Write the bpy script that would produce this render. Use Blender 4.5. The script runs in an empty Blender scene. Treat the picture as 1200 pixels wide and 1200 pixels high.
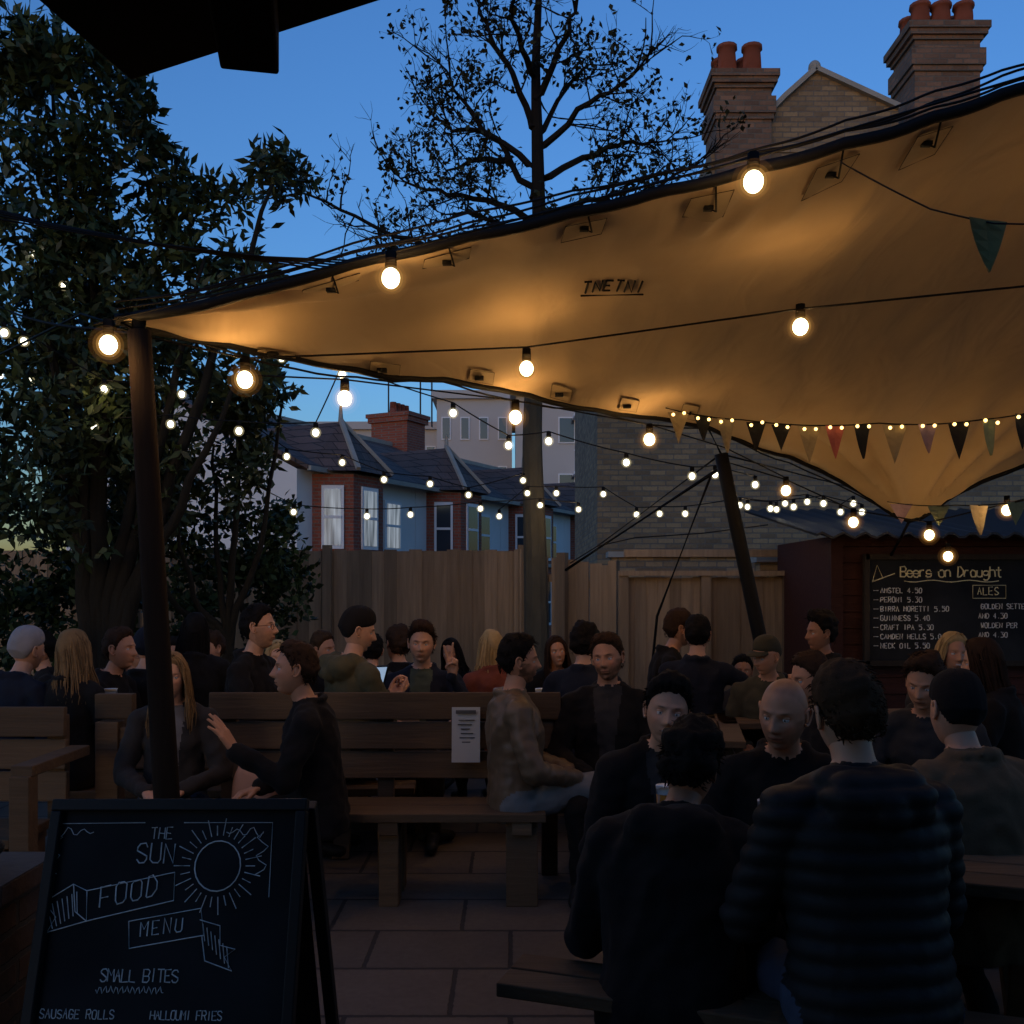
import bpy, bmesh, math, random, time
import numpy as np
from mathutils import Vector, Matrix, noise
T0=time.time()
R=random.Random(7); NR=np.random.RandomState(5)
# frame pixel position and estimated distance -> world metres (x right, y away, z up); distance chosen per item
F=1150.; H=1.6; HY=690.
def sv(a,b,d): return Vector(((a-600)/F*d, d, H+(HY-b)/F*d))
V=Vector
scene=bpy.context.scene
COL=scene.collection
# ---------------------------------------------------------------- materials
def nt(name):
    m=bpy.data.materials.new(name); m.use_nodes=True
    n=m.node_tree; b=n.nodes['Principled BSDF']; return m,n,b
def L(n,a,b): n.links.new(a,b)
def mth(n,op,a,b=None,c=None):
    x=n.nodes.new('ShaderNodeMath'); x.operation=op
    for i,v in enumerate((a,b,c)):
        if v is None: continue
        if isinstance(v,(int,float)): x.inputs[i].default_value=v
        else: L(n,v,x.inputs[i])
    return x.outputs[0]
def mulcol(n,col,fac):
    x=n.nodes.new('ShaderNodeVectorMath'); x.operation='SCALE'
    if isinstance(col,tuple): x.inputs[0].default_value=col[:3]
    else: L(n,col,x.inputs[0])
    L(n,fac,x.inputs['Scale']); return x.outputs[0]
def mat(name,base,rough=.75,var=(6,.25),bump=(60,.2,.004),island=0.,stretch=(1,1,1),metal=0,spec=.3,second=None,sheen=0):
    m,n,b=nt(name)
    tc=n.nodes.new('ShaderNodeTexCoord'); mp=n.nodes.new('ShaderNodeMapping'); mp.inputs['Scale'].default_value=stretch
    L(n,tc.outputs['Object'],mp.inputs[0])
    no=n.nodes.new('ShaderNodeTexNoise'); no.inputs['Scale'].default_value=var[0]; no.inputs['Detail'].default_value=6
    L(n,mp.outputs[0],no.inputs[0])
    f=mth(n,'MULTIPLY_ADD',no.outputs[0],2*var[1],1-var[1])
    if island:
        g=n.nodes.new('ShaderNodeNewGeometry')
        f2=mth(n,'MULTIPLY_ADD',g.outputs['Random Per Island'],2*island,1-island); f=mth(n,'MULTIPLY',f,f2)
    c=tuple(base[:3])
    if second:
        mx=n.nodes.new('ShaderNodeMix'); mx.data_type='RGBA'
        n2=n.nodes.new('ShaderNodeTexNoise'); n2.inputs['Scale'].default_value=var[0]*.37; n2.inputs['Detail'].default_value=4
        L(n,mp.outputs[0],n2.inputs[0])
        r=n.nodes.new('ShaderNodeMapRange'); r.inputs[1].default_value=.4; r.inputs[2].default_value=.62
        L(n,n2.outputs[0],r.inputs[0]); L(n,r.outputs[0],mx.inputs[0])
        mx.inputs[6].default_value=(*base[:3],1); mx.inputs[7].default_value=(*second[:3],1); c=mx.outputs[2]
    L(n,mulcol(n,c,f),b.inputs['Base Color'])
    b.inputs['Roughness'].default_value=rough; b.inputs['Metallic'].default_value=metal
    b.inputs['Specular IOR Level'].default_value=spec
    if sheen: b.inputs['Sheen Weight'].default_value=sheen
    if bump:
        nb=n.nodes.new('ShaderNodeTexNoise'); nb.inputs['Scale'].default_value=bump[0]; nb.inputs['Detail'].default_value=5
        L(n,mp.outputs[0],nb.inputs[0]); bp=n.nodes.new('ShaderNodeBump'); bp.inputs['Strength'].default_value=bump[1]; bp.inputs['Distance'].default_value=bump[2]
        L(n,nb.outputs[0],bp.inputs['Height']); L(n,bp.outputs[0],b.inputs['Normal'])
    return m
def brick(name,c1,c2,mortar,bw=.225,rh=.075,ms=.01,offs=.5,flat=False,rough=.9,bumpd=.008,var=.35):
    m,n,b=nt(name)
    tc=n.nodes.new('ShaderNodeTexCoord'); s=n.nodes.new('ShaderNodeSeparateXYZ'); L(n,tc.outputs['Object'],s.inputs[0])
    c=n.nodes.new('ShaderNodeCombineXYZ')
    if flat: L(n,s.outputs[0],c.inputs[0]); L(n,s.outputs[1],c.inputs[1])
    else: L(n,mth(n,'ADD',s.outputs[0],s.outputs[1]),c.inputs[0]); L(n,s.outputs[2],c.inputs[1])
    br=n.nodes.new('ShaderNodeTexBrick'); br.inputs['Scale'].default_value=1; br.offset=offs
    br.inputs['Brick Width'].default_value=bw; br.inputs['Row Height'].default_value=rh; br.inputs['Mortar Size'].default_value=ms
    br.inputs['Color1'].default_value=(*c1,1); br.inputs['Color2'].default_value=(*c2,1); br.inputs['Mortar'].default_value=(*mortar,1)
    br.inputs['Mortar Smooth'].default_value=.3
    nz=n.nodes.new('ShaderNodeTexNoise'); nz.inputs['Scale'].default_value=30; nz.inputs['Detail'].default_value=4
    L(n,tc.outputs['Object'],nz.inputs[0])
    ad=n.nodes.new('ShaderNodeVectorMath'); ad.operation='MULTIPLY_ADD'; L(n,nz.outputs['Color'],ad.inputs[0]); ad.inputs[1].default_value=(.012,.012,0); L(n,c.outputs[0],ad.inputs[2])
    L(n,ad.outputs[0],br.inputs[0])
    n2=n.nodes.new('ShaderNodeTexNoise'); n2.inputs['Scale'].default_value=1.3; n2.inputs['Detail'].default_value=7; n2.inputs['Roughness'].default_value=.7; L(n,tc.outputs['Object'],n2.inputs[0])
    f=mth(n,'MULTIPLY_ADD',n2.outputs[0],2.4*var,1-1.2*var)
    f=mth(n,'MULTIPLY',f,mth(n,'MULTIPLY_ADD',nz.outputs[0],.5,.75))
    L(n,mulcol(n,br.outputs['Color'],f),b.inputs['Base Color']); b.inputs['Roughness'].default_value=rough
    bp=n.nodes.new('ShaderNodeBump'); bp.invert=True; bp.inputs['Distance'].default_value=bumpd; bp.inputs['Strength'].default_value=.8
    L(n,mth(n,'SUBTRACT',br.outputs['Fac'],mth(n,'MULTIPLY',nz.outputs[0],.5)),bp.inputs['Height']); L(n,bp.outputs[0],b.inputs['Normal'])
    return m
def emis(name,col,s):
    m,n,b=nt(name); b.inputs['Base Color'].default_value=(.8,.7,.5,1)
    b.inputs['Emission Color'].default_value=(*col,1); b.inputs['Emission Strength'].default_value=s
    m.cycles.emission_sampling='NONE'; return m
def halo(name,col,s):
    # see-through emissive shell added around a bulb to imitate lens bloom
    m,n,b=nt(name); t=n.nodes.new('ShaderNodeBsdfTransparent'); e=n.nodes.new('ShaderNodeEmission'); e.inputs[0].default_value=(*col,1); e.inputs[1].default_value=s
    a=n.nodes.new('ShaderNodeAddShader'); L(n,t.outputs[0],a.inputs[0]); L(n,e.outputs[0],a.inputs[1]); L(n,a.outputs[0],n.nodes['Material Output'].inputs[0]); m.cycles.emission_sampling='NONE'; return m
def wood(name,base,axis=0,rough=.75,island=.3,spec=.2):
    st=[9,9,9]; st[axis]=.6
    return mat(name,base,rough,(3,.4),(9,.5,.006),island,tuple(st),spec=spec)
M={}
M['wood_x']=wood('weathered_wood',(.105,.066,.037),0)
M['wood_dark']=wood('dark_wood',(.03,.023,.017),2)
M['fence']=wood('fence_wood',(.24,.16,.095),2,island=.3)
M['post']=wood('post_wood',(.02,.013,.009),2,.9,spec=.08)
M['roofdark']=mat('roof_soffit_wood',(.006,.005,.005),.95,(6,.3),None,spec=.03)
M['paving']=brick('paving_slabs',(.105,.085,.07),(.072,.06,.05),(.022,.02,.02),.62,.46,.012,.37,True,.85,.004,.4)
M['ground']=mat('earth',(.05,.045,.035),.95,(2,.4))
M['stock']=brick('london_stock_brick',(.36,.24,.125),(.19,.125,.07),(.18,.145,.11))
M['chimbrick']=brick('chimney_brick',(.27,.145,.085),(.14,.08,.05),(.15,.12,.09))
M['redbrick']=brick('red_brick',(.33,.085,.045),(.24,.06,.035),(.2,.15,.12))
M['darkbrick']=brick('dark_brick',(.08,.045,.032),(.05,.03,.022),(.05,.045,.04))
M['slate']=brick('slate_roof',(.13,.085,.072),(.08,.056,.05),(.025,.02,.02),.3,.2,.012)
M['render']=mat('white_render',(.76,.73,.70),.85,(.8,.12),(40,.2,.004))
M['concrete']=mat('concrete',(.5,.47,.44),.9,(.4,.12))
M['stone']=mat('stone_coping',(.36,.33,.28),.9,(3,.3))
M['terracotta']=mat('terracotta',(.26,.085,.055),.85,(6,.3),spec=.1)
M['whitepaint']=mat('white_paint',(.75,.76,.78),.5,(5,.06),None)
M['black']=mat('black_paint',(.012,.012,.012),.5,(8,.2),None,spec=.2)
M['cable']=mat('cable_rubber',(.008,.008,.009),.7,(8,.1),None,spec=.15)
M['chalkboard']=mat('chalkboard',(.014,.015,.017),.85,(5,.6),(30,.1,.002),second=(.024,.025,.027),spec=.15)
M['chalk']=mat('chalk',(.7,.69,.67),.95,(90,.45),None)
M['chalky']=mat('chalk_yellow',(.85,.75,.45),.95,(90,.3),None)
M['cladding']=wood('red_cladding',(.05,.017,.013),0,island=.2)
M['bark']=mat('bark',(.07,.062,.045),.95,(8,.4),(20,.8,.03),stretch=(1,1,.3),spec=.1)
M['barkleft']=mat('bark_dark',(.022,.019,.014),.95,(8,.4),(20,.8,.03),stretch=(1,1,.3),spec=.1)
M['barkdark']=mat('bark_twigs_silhouette',(.016,.013,.011),.95,(8,.3),None,spec=.1)
M['leaf']=mat('evergreen_leaf',(.035,.052,.022),.5,(2,.4),None,.55,spec=.3,second=(.045,.065,.02))
M['leaf2']=mat('tree_leaf',(.025,.027,.014),.7,(2,.3),None,.4,spec=.1)
M['ivy']=mat('ivy_leaf',(.02,.040,.014),.55,(2,.4),None,.5,spec=.25)
M['paper']=mat('printed_paper',(.5,.5,.48),.6,(5,.05),None)
M['ink']=mat('ink',(.08,.08,.08),.7,(5,.05),None)
M['metal']=mat('dark_steel',(.03,.03,.03),.6,(10,.2),None,metal=0,spec=.3)
def glassmat(name,col,rough=.06,em=None):
    m,n,b=nt(name); b.inputs['Base Color'].default_value=(*col,1); b.inputs['Roughness'].default_value=rough; b.inputs['Specular IOR Level'].default_value=.8
    if em: b.inputs['Emission Color'].default_value=(*em[:3],1); b.inputs['Emission Strength'].default_value=em[3]; m.cycles.emission_sampling='NONE'
    return m
M['window']=glassmat('window_glass',(.03,.04,.055))
def litwin():
    # net curtains glowing unevenly behind the glass
    m,n,b=nt('lit_window'); tc=n.nodes.new('ShaderNodeTexCoord'); mp=n.nodes.new('ShaderNodeMapping'); mp.inputs['Scale'].default_value=(9,9,.7); L(n,tc.outputs['Object'],mp.inputs[0])
    no=n.nodes.new('ShaderNodeTexNoise'); no.inputs['Scale'].default_value=1.4; L(n,mp.outputs[0],no.inputs[0])
    b.inputs['Base Color'].default_value=(.2,.2,.2,1); b.inputs['Roughness'].default_value=.12; b.inputs['Emission Color'].default_value=(.75,.85,1,1)
    L(n,mth(n,'MULTIPLY_ADD',no.outputs[0],.75,-.17),b.inputs['Emission Strength']); m.cycles.emission_sampling='NONE'; return m
M['windowlit']=litwin()
M['beer']=glassmat('beer_glass',(.4,.18,.03)); 
M['warm']=emis('warm_bulb',(1,.80,.42),7)
M['glow']=halo('bulb_halo_inner',(1,.50,.12),.11); M['glow2']=halo('bulb_halo_mid',(1,.45,.10),.035); M['glow3']=halo('bulb_halo_outer',(1,.42,.10),.012)
M['white']=emis('white_bulb',(1,.95,.72),3.2); M['wglow']=halo('small_bulb_halo',(.9,.75,.4),.12)
M['led']=emis('bunting_led',(1,.62,.2),4)
def canvas():
    m,n,b=nt('tent_canvas')
    tc=n.nodes.new('ShaderNodeTexCoord'); no=n.nodes.new('ShaderNodeTexNoise'); no.inputs['Scale'].default_value=1.2; no.inputs['Detail'].default_value=8; no.inputs['Roughness'].default_value=.6
    L(n,tc.outputs['Object'],no.inputs[0])
    L(n,mulcol(n,(.50,.375,.235),mth(n,'MULTIPLY_ADD',no.outputs[0],.5,.75)),b.inputs['Base Color'])
    b.inputs['Roughness'].default_value=.8; b.inputs['Specular IOR Level'].default_value=.2
    mp=n.nodes.new('ShaderNodeMapping'); mp.inputs['Scale'].default_value=(1,.35,1); L(n,tc.outputs['Object'],mp.inputs[0])
    n2=n.nodes.new('ShaderNodeTexNoise'); n2.inputs['Scale'].default_value=3; n2.inputs['Detail'].default_value=3; n2.inputs['Distortion'].default_value=.6; L(n,mp.outputs[0],n2.inputs[0])
    bp=n.nodes.new('ShaderNodeBump'); bp.inputs['Strength'].default_value=.6; bp.inputs['Distance'].default_value=.06; L(n,n2.outputs[0],bp.inputs['Height']); L(n,bp.outputs[0],b.inputs['Normal'])
    tr=n.nodes.new('ShaderNodeBsdfTranslucent'); tr.inputs[0].default_value=(.4,.3,.18,1)
    mx=n.nodes.new('ShaderNodeMixShader'); mx.inputs[0].default_value=.02
    L(n,b.outputs[0],mx.inputs[1]); L(n,tr.outputs[0],mx.inputs[2]); L(n,mx.outputs[0],n.nodes['Material Output'].inputs[0])
    return m
M['canvas']=canvas()
M['patch']=mat('reinforced_canvas',(.42,.32,.20),.8,(6,.2))
# ---------------------------------------------------------------- mesh builder
def frame(d,up=None):
    d=d.normalized(); up=V((0,0,1)) if up is None else up
    if abs(d.dot(up))>.98: up=V((0,1,0))
    u=d.cross(up).normalized(); return u,u.cross(d).normalized()
class MB:
    def __init__(s): s.v=[];s.f=[];s.m=[]
    def add(s,vs,fs,m=0):
        o=len(s.v); s.v.extend(tuple(v) for v in vs); s.f.extend(tuple(i+o for i in f) for f in fs); s.m.extend([m]*len(fs))
    def obox(s,c,ax,ay,az,m=0):
        c=V(c); p=[c+ax*i+ay*j+az*k for i in(-1,1) for j in(-1,1) for k in(-1,1)]
        s.add(p,[(0,1,3,2),(4,6,7,5),(0,4,5,1),(2,3,7,6),(0,2,6,4),(1,5,7,3)],m)
    def box(s,c,sz,m=0,yaw=0,tilt=0):
        rot=Matrix.Rotation(yaw,3,'Z')@Matrix.Rotation(tilt,3,'X')
        s.obox(c,rot@V((sz[0]/2,0,0)),rot@V((0,sz[1]/2,0)),rot@V((0,0,sz[2]/2)),m)
    def beam(s,a,b,w,h,m=0,up=None):
        a=V(a);b=V(b);d=b-a;u,v=frame(d,up); s.obox((a+b)/2,u*w/2,d/2,v*h/2,m)
    def loft(s,rings,m=0,cap=True,poles=None):
        n=len(rings[0]); vs=[p for r in rings for p in r]; fs=[]
        for i in range(len(rings)-1):
            for j in range(n):
                k=(j+1)%n; fs.append((i*n+j,i*n+k,(i+1)*n+k,(i+1)*n+j))
        if cap:
            c0=sum((V(p) for p in rings[0]),V())/n if not poles else poles[0]; c1=sum((V(p) for p in rings[-1]),V())/n if not poles else poles[1]
            a=len(vs); vs+= [c0,c1]; e=(len(rings)-1)*n
            for j in range(n):
                k=(j+1)%n; fs.append((a,k,j)); fs.append((a+1,e+j,e+k))
        s.add(vs,fs,m)
    def tube(s,pts,rad,m=0,n=8,cap=True):
        pts=[V(p) for p in pts]; rings=[]
        if not hasattr(rad,'__len__'): rad=[rad]*len(pts)
        up=None
        for i,p in enumerate(pts):
            d=(pts[min(i+1,len(pts)-1)]-pts[max(i-1,0)])
            if d.length<1e-7: d=V((0,0,1))
            if up is None: u,v=frame(d)
            else:
                d.normalize(); u=(up-d*up.dot(d)).normalized(); v=d.cross(u)
            up=u
            rings.append([p+(u*math.cos(2*math.pi*j/n)+v*math.sin(2*math.pi*j/n))*rad[i] for j in range(n)])
        s.loft(rings,m,cap)
    def capsule(s,a,b,ra,rb,m=0,n=12):
        a=V(a);b=V(b);d=b-a
        if d.length<1e-6: d=V((0,0,1e-5))
        dn=d.normalized();u,v=frame(dn);rings=[]
        for c,r,ks in((a,ra,(-70,-40,-12)),(b,rb,(12,40,70))):
            for k in ks:
                k=math.radians(k);cc=c+dn*r*math.sin(k);rr=r*math.cos(k)
                rings.append([cc+(u*math.cos(2*math.pi*j/n)+v*math.sin(2*math.pi*j/n))*rr for j in range(n)])
        s.loft(rings,m,True,(a-dn*ra,b+dn*rb))
    def ell(s,c,r,m=0,rot=None,n=12,k=8):
        rot=rot or Matrix.Identity(3); c=V(c)
        rings=[[c+rot@V((r[0]*math.sin(math.pi*i/k)*math.cos(2*math.pi*j/n),r[1]*math.sin(math.pi*i/k)*math.sin(2*math.pi*j/n),r[2]*math.cos(math.pi*i/k))) for j in range(n)] for i in range(1,k)]
        s.loft(rings,m,True,(c+rot@V((0,0,r[2])),c-rot@V((0,0,r[2]))))
    def obj(s,name,mats,parent=None,smooth=False,bevel=0):
        me=bpy.data.meshes.new(name); me.from_pydata(s.v,[],s.f)
        for m in (mats if isinstance(mats,(list,tuple)) else [mats]): me.materials.append(m)
        me.polygons.foreach_set('material_index',s.m)
        if smooth: me.polygons.foreach_set('use_smooth',[True]*len(s.f))
        me.update()
        bm=bmesh.new(); bm.from_mesh(me); bmesh.ops.recalc_face_normals(bm,faces=bm.faces); bm.to_mesh(me); bm.free()
        return put(name,me,parent,bevel)
def put(name,me,parent=None,bevel=0):
    o=bpy.data.objects.new(name,me); COL.objects.link(o)
    if parent: o.parent=parent; o.matrix_parent_inverse=Matrix.Translation(-parent.location)
    if bevel:
        b=o.modifiers.new('bevel','BEVEL'); b.width=bevel; b.segments=2; b.limit_method='ANGLE'
    return o
def empty(name,loc=(0,0,0)):
    e=bpy.data.objects.new(name,None); e.location=loc; e.empty_display_size=.2; COL.objects.link(e); return e
def evalmesh(o):
    dg=bpy.context.evaluated_depsgraph_get(); me=bpy.data.meshes.new_from_object(o.evaluated_get(dg)); return me
def fused(mb,vox,smooth=3):
    o=mb.obj('tmp_fuse',M['black']); r=o.modifiers.new('r','REMESH'); r.mode='VOXEL'; r.voxel_size=vox
    if smooth: sm=o.modifiers.new('s','SMOOTH'); sm.factor=.5; sm.iterations=smooth
    me=evalmesh(o); old=o.data; bpy.data.objects.remove(o); bpy.data.meshes.remove(old)
    me.materials.clear(); me.polygons.foreach_set('use_smooth',[True]*len(me.polygons)); return me
# ---------------------------------------------------------------- camera, world
cam=bpy.data.cameras.new('camera'); co=bpy.data.objects.new('camera',cam); COL.objects.link(co)
co.location=(0,0,H); co.rotation_euler=(math.radians(90),0,0); cam.sensor_width=36; cam.lens=34.5; cam.shift_y=.075; cam.clip_end=2000
scene.camera=co
w=bpy.data.worlds.new('World'); scene.world=w; w.use_nodes=True; wn=w.node_tree
sky=wn.nodes.new('ShaderNodeTexSky'); sky.sky_type='NISHITA'; sky.sun_disc=False; sky.sun_elevation=math.radians(4); sky.sun_rotation=math.radians(200)
sky.air_density=1.3; sky.ozone_density=4
tint=wn.nodes.new('ShaderNodeMix'); tint.data_type='RGBA'; tint.blend_type='MULTIPLY'; tint.inputs[0].default_value=1; tint.inputs[7].default_value=(.80,.93,1.22,1)
wn.links.new(sky.outputs[0],tint.inputs[6]); bg=wn.nodes['Background']; wn.links.new(tint.outputs[2],bg.inputs[0]); bg.inputs[1].default_value=.33
sl=bpy.data.lights.new('sun','SUN'); sl.energy=.02; sl.angle=math.radians(10); sl.color=(1,.9,.8); so=bpy.data.objects.new('sun',sl); COL.objects.link(so)
so.rotation_euler=(math.radians(85),0,math.radians(-20))
scene.view_settings.view_transform='Standard'; scene.view_settings.look='None'; scene.view_settings.exposure=0
# ---------------------------------------------------------------- ground
mb=MB(); mb.add([(-400,-100,-.02),(400,-100,-.02),(400,900,-.02),(-400,900,-.02)],[(0,1,2,3)]); mb.obj('ground',M['ground'])
mb=MB(); mb.add([(-6,-4,0),(9,-4,0),(9,11.6,0),(-6,11.6,0)],[(0,1,2,3)]); mb.obj('patio_paving',M['paving'])
# ---------------------------------------------------------------- overhead roof corner and added pub wall behind the camera
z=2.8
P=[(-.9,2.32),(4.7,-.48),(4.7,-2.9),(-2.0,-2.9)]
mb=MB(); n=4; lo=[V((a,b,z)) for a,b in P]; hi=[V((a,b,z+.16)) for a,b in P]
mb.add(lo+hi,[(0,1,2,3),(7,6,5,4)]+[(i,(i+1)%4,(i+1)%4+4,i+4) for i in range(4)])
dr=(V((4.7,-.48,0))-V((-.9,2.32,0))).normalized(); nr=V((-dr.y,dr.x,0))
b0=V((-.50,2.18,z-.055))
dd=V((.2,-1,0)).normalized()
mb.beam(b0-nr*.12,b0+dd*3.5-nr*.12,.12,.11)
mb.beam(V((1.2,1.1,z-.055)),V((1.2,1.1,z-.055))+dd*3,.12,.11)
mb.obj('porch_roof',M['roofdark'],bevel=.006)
e=empty('pub_sky_blocker',(0,-3,0)); mb=MB(); mb.box((1.2,-3.2,3),(10.5,.5,6)); mb.obj('walls',M['darkbrick'],e)  # unseen wall added to block sky light from the foreground
mb=MB()
for x in(0,3): mb.box((x,-2.94,1.6),(1.2,.04,1.4))
mb.obj('windows',M['window'],e)
# ---------------------------------------------------------------- stretch tent
up=[0,.08,.16,.28,.42,.54,.66,.8,1]
N=[sv(138,377,4.0),sv(300,338,3.95),sv(460,302,3.85),sv(660,256,3.75),sv(870,205,3.6),sv(1050,156,3.5),sv(1200,106,3.4),V((3.6,3.1,3.75)),V((6,2.8,3.9))]
fp=[0,.07,.14,.22,.36,.5,.58,.66,.72,.78,1]
Fp=[sv(138,377,4.0),sv(250,407,4.4),sv(400,430,5.0),sv(530,445,5.6),sv(700,478,6.6),sv(830,502,7.3),sv(930,540,7.6),sv(1065,612,7.8),sv(1130,578,7.5),sv(1200,545,7.3),V((6,7,3.2))]
NU,NV=240,90
us=np.linspace(0,1,NU+1)
def edge(ps,pp):
    a=np.array([list(p) for p in pp]); o=np.stack([np.interp(us,ps,a[:,k]) for k in range(3)],1)
    k=np.exp(-(np.arange(-8,9)/3.)**2); k/=k.sum()
    for c in range(3):
        x=np.pad(o[:,c],8,mode='reflect',reflect_type='odd'); o[:,c]=np.convolve(x,k,'valid')
    return o
EN=edge(up,N); EF=edge(fp,Fp)
def canopy(ui,v):
    a=EN[ui];b=EF[ui];u=us[ui]
    pw=1+1.3*math.exp(-((u-.66)/.10)**2)
    x=a[0]+(b[0]-a[0])*v; y=a[1]+(b[1]-a[1])*v; z=a[2]+(b[2]-a[2])*v**pw
    z+=math.sin(math.pi*v)*(.10*min(1,u*4)+.55*max(0,u-.55))
    for c,am in((Fp[7],.045),(Fp[0],.03)):
        dx,dy=x-c.x,y-c.y; r=math.hypot(dx,dy); an=math.atan2(dy,dx)
        z+=am*math.sin(an*16+2*math.sin(an*5))*math.exp(-((r-.5)/.8)**2)*min(1,r*3)
    z+=(.045*noise.noise(V((x*1.1,y*.9,3)))+.013*noise.noise(V((x*6,y*2.2,1))))*min(1,v*6)
    z+=.02*math.sin(x*34+y*4)*math.exp(-((x-.95)/.45)**2)*math.exp(-((v-.13)/.06)**2)
    # cloth dimples pulled towards each tie point on the hems
    z-=.010*abs(math.sin(u*math.pi*14))*(math.exp(-(v/.04)**2)+math.exp(-((1-v)/.04)**2))
    z+=.02*math.sin(u*math.pi*28)*(math.exp(-(v/.16)**2)*min(1,v*12)+.6*math.exp(-((1-v)/.12)**2)*min(1,(1-v)*12))
    return V((x,y,z))
tent=empty('stretch_tent',sv(138,377,4.0))
mb=MB(); mb.add([canopy(i,j/NV) for j in range(NV+1) for i in range(NU+1)],[(j*(NU+1)+i,j*(NU+1)+i+1,(j+1)*(NU+1)+i+1,(j+1)*(NU+1)+i) for j in range(NV) for i in range(NU)])
mb.obj('canopy_fabric',M['canvas'],tent,True)
mb=MB()
near=[canopy(i,0) for i in range(0,NU+1,3)]; far=[canopy(i,1) for i in range(0,NU+1,3)]
mb.tube([p+V((0,-.01,.010)) for p in near],.022,n=6); mb.tube(far,.022,n=6)
for k,(o,s) in enumerate([(.045,.012),(.065,.018),(.085,.02)]):
    mb.tube([p+V((0,-.02,o+s*math.sin(i*.22+k*2)*.6)) for i,p in enumerate(near)],.005,n=5)
mb.tube([p+V((.0,.0,-.035+.02*math.sin(i*.5))) for i,p in enumerate(far[:54])],.006,n=5)
mb.obj('hem_and_ropes',M['cable'],tent,True)
mb=MB()
def patch(ui0,ui1,v0,v1,off,m=0):
    a=4; vs=[canopy(int(ui0+(ui1-ui0)*i/a),v0+(v1-v0)*j/a)-V((0,0,off)) for j in range(a+1) for i in range(a+1)]
    mb.add(vs,[(j*(a+1)+i,j*(a+1)+i+1,(j+1)*(a+1)+i+1,(j+1)*(a+1)+i) for j in range(a) for i in range(a)],m)
    cs=[vs[0],vs[a],vs[-1],vs[a*(a+1)],vs[0]]; mb.tube([c-V((0,0,.002)) for c in cs],.0014,1,4)
for u0 in(26,44,68,92,116,136): 
    patch(u0,u0+8,.02,.09,.012); c=canopy(u0+4,.05)-V((0,0,.022)); mb.box(c,(.035,.03,.014),1); mb.tube([c,c+V((.03,.0,-.012)),canopy(u0+4,0)],.004,1,5)
for u0 in(22,38,56,74,92,110):
    patch(u0,u0+5,.90,.97,.012); c=canopy(u0+2,.94)-V((0,0,.024)); mb.box(c,(.05,.04,.02),1)
mb.obj('reinforcement_patches',[M['patch'],M['cable']],tent,True)
mb=MB()
def pole(a,b,r0,r1,m=0):
    mb.tube([V(a).lerp(V(b),t/6) for t in range(7)],[r0+(r1-r0)*t/6 for t in range(7)],m,12)
a=sv(163,388,4.0); pole((-1.37,4.02,0),a,.055,.047); mb.tube([a-V((0,0,.03)),a+V((-.0,0,.06))],.03,1,8)
mb.box((-1.37,4.02,.01),(.22,.22,.02),1)
mb.tube([a,sv(138,377,4.0)],.008,1,6); mb.tube([a,sv(95,368,4.3),V((-3.4,6,2.9))],.006,1,5)
mb.obj('front_pole',[M['post'],M['cable']],tent,True)
mb=MB(); t2=sv(845,532,7.3); pole((2.08,7.2,0),t2,.055,.05,1)
mb.tube([t2,sv(830,502,7.3)],.01,1,5); mb.tube([sv(834,555,7.3),sv(770,722,7.6),V((1.0,7.7,0))],.011,1,5)
mb.tube([t2,sv(1000,572,9),V((3.4,10,2.9))],.007,1,5); mb.tube([t2-V((0,0,.1)),sv(663,668,10.3)],.016,1,5); mb.tube([t2,sv(700,640,10.4)],.008,1,5)
mb.tube([Fp[7],Fp[7]+V((.05,.5,-.25))],.012,1,5)
mb.obj('rear_pole',[M['post'],M['cable']],tent,True)
# ---------------------------------------------------------------- festoon lights
def catmull(P,k=6):
    out=[]; P=[V(p) for p in P]
    for i in range(len(P)-1):
        p0=P[max(i-1,0)];p1=P[i];p2=P[i+1];p3=P[min(i+2,len(P)-1)]
        for j in range(k):
            t=j/k; out.append(.5*((2*p1)+(p2-p0)*t+(2*p0-5*p1+4*p2-p3)*t*t+(3*p1-p0-3*p2+p3)*t**3))
    return out+[P[-1]]
def sag(pts,s):
    out=[]
    for i in range(len(pts)-1):
        for j in range(6):
            t=j/6; p=pts[i].lerp(pts[i+1],t); out.append(p-V((0,0,s*4*t*(1-t)*(pts[i+1]-pts[i]).length)))
    return out+[pts[-1]]
def bulbsh(mb,b,r,m,n=12,k=8,st=1.12):
    rings=[]
    for i in range(1,k):
        a=math.pi*i/k; rr=r*math.sin(a); rings.append([b+V((rr*math.cos(2*math.pi*j/n),rr*math.sin(2*math.pi*j/n),r*st*math.cos(a))) for j in range(n)])
    mb.loft(rings,m,True,(b+V((0,0,r*st)),b-V((0,0,r*st))))
def plight(o,b,watt,rad,col=(1,.54,.18)):
    l=bpy.data.lights.new('bulb_light','POINT'); l.energy=watt; l.color=col; l.shadow_soft_size=rad
    q=bpy.data.objects.new('bulb_light',l); q.location=b; COL.objects.link(q); q.parent=o
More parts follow.
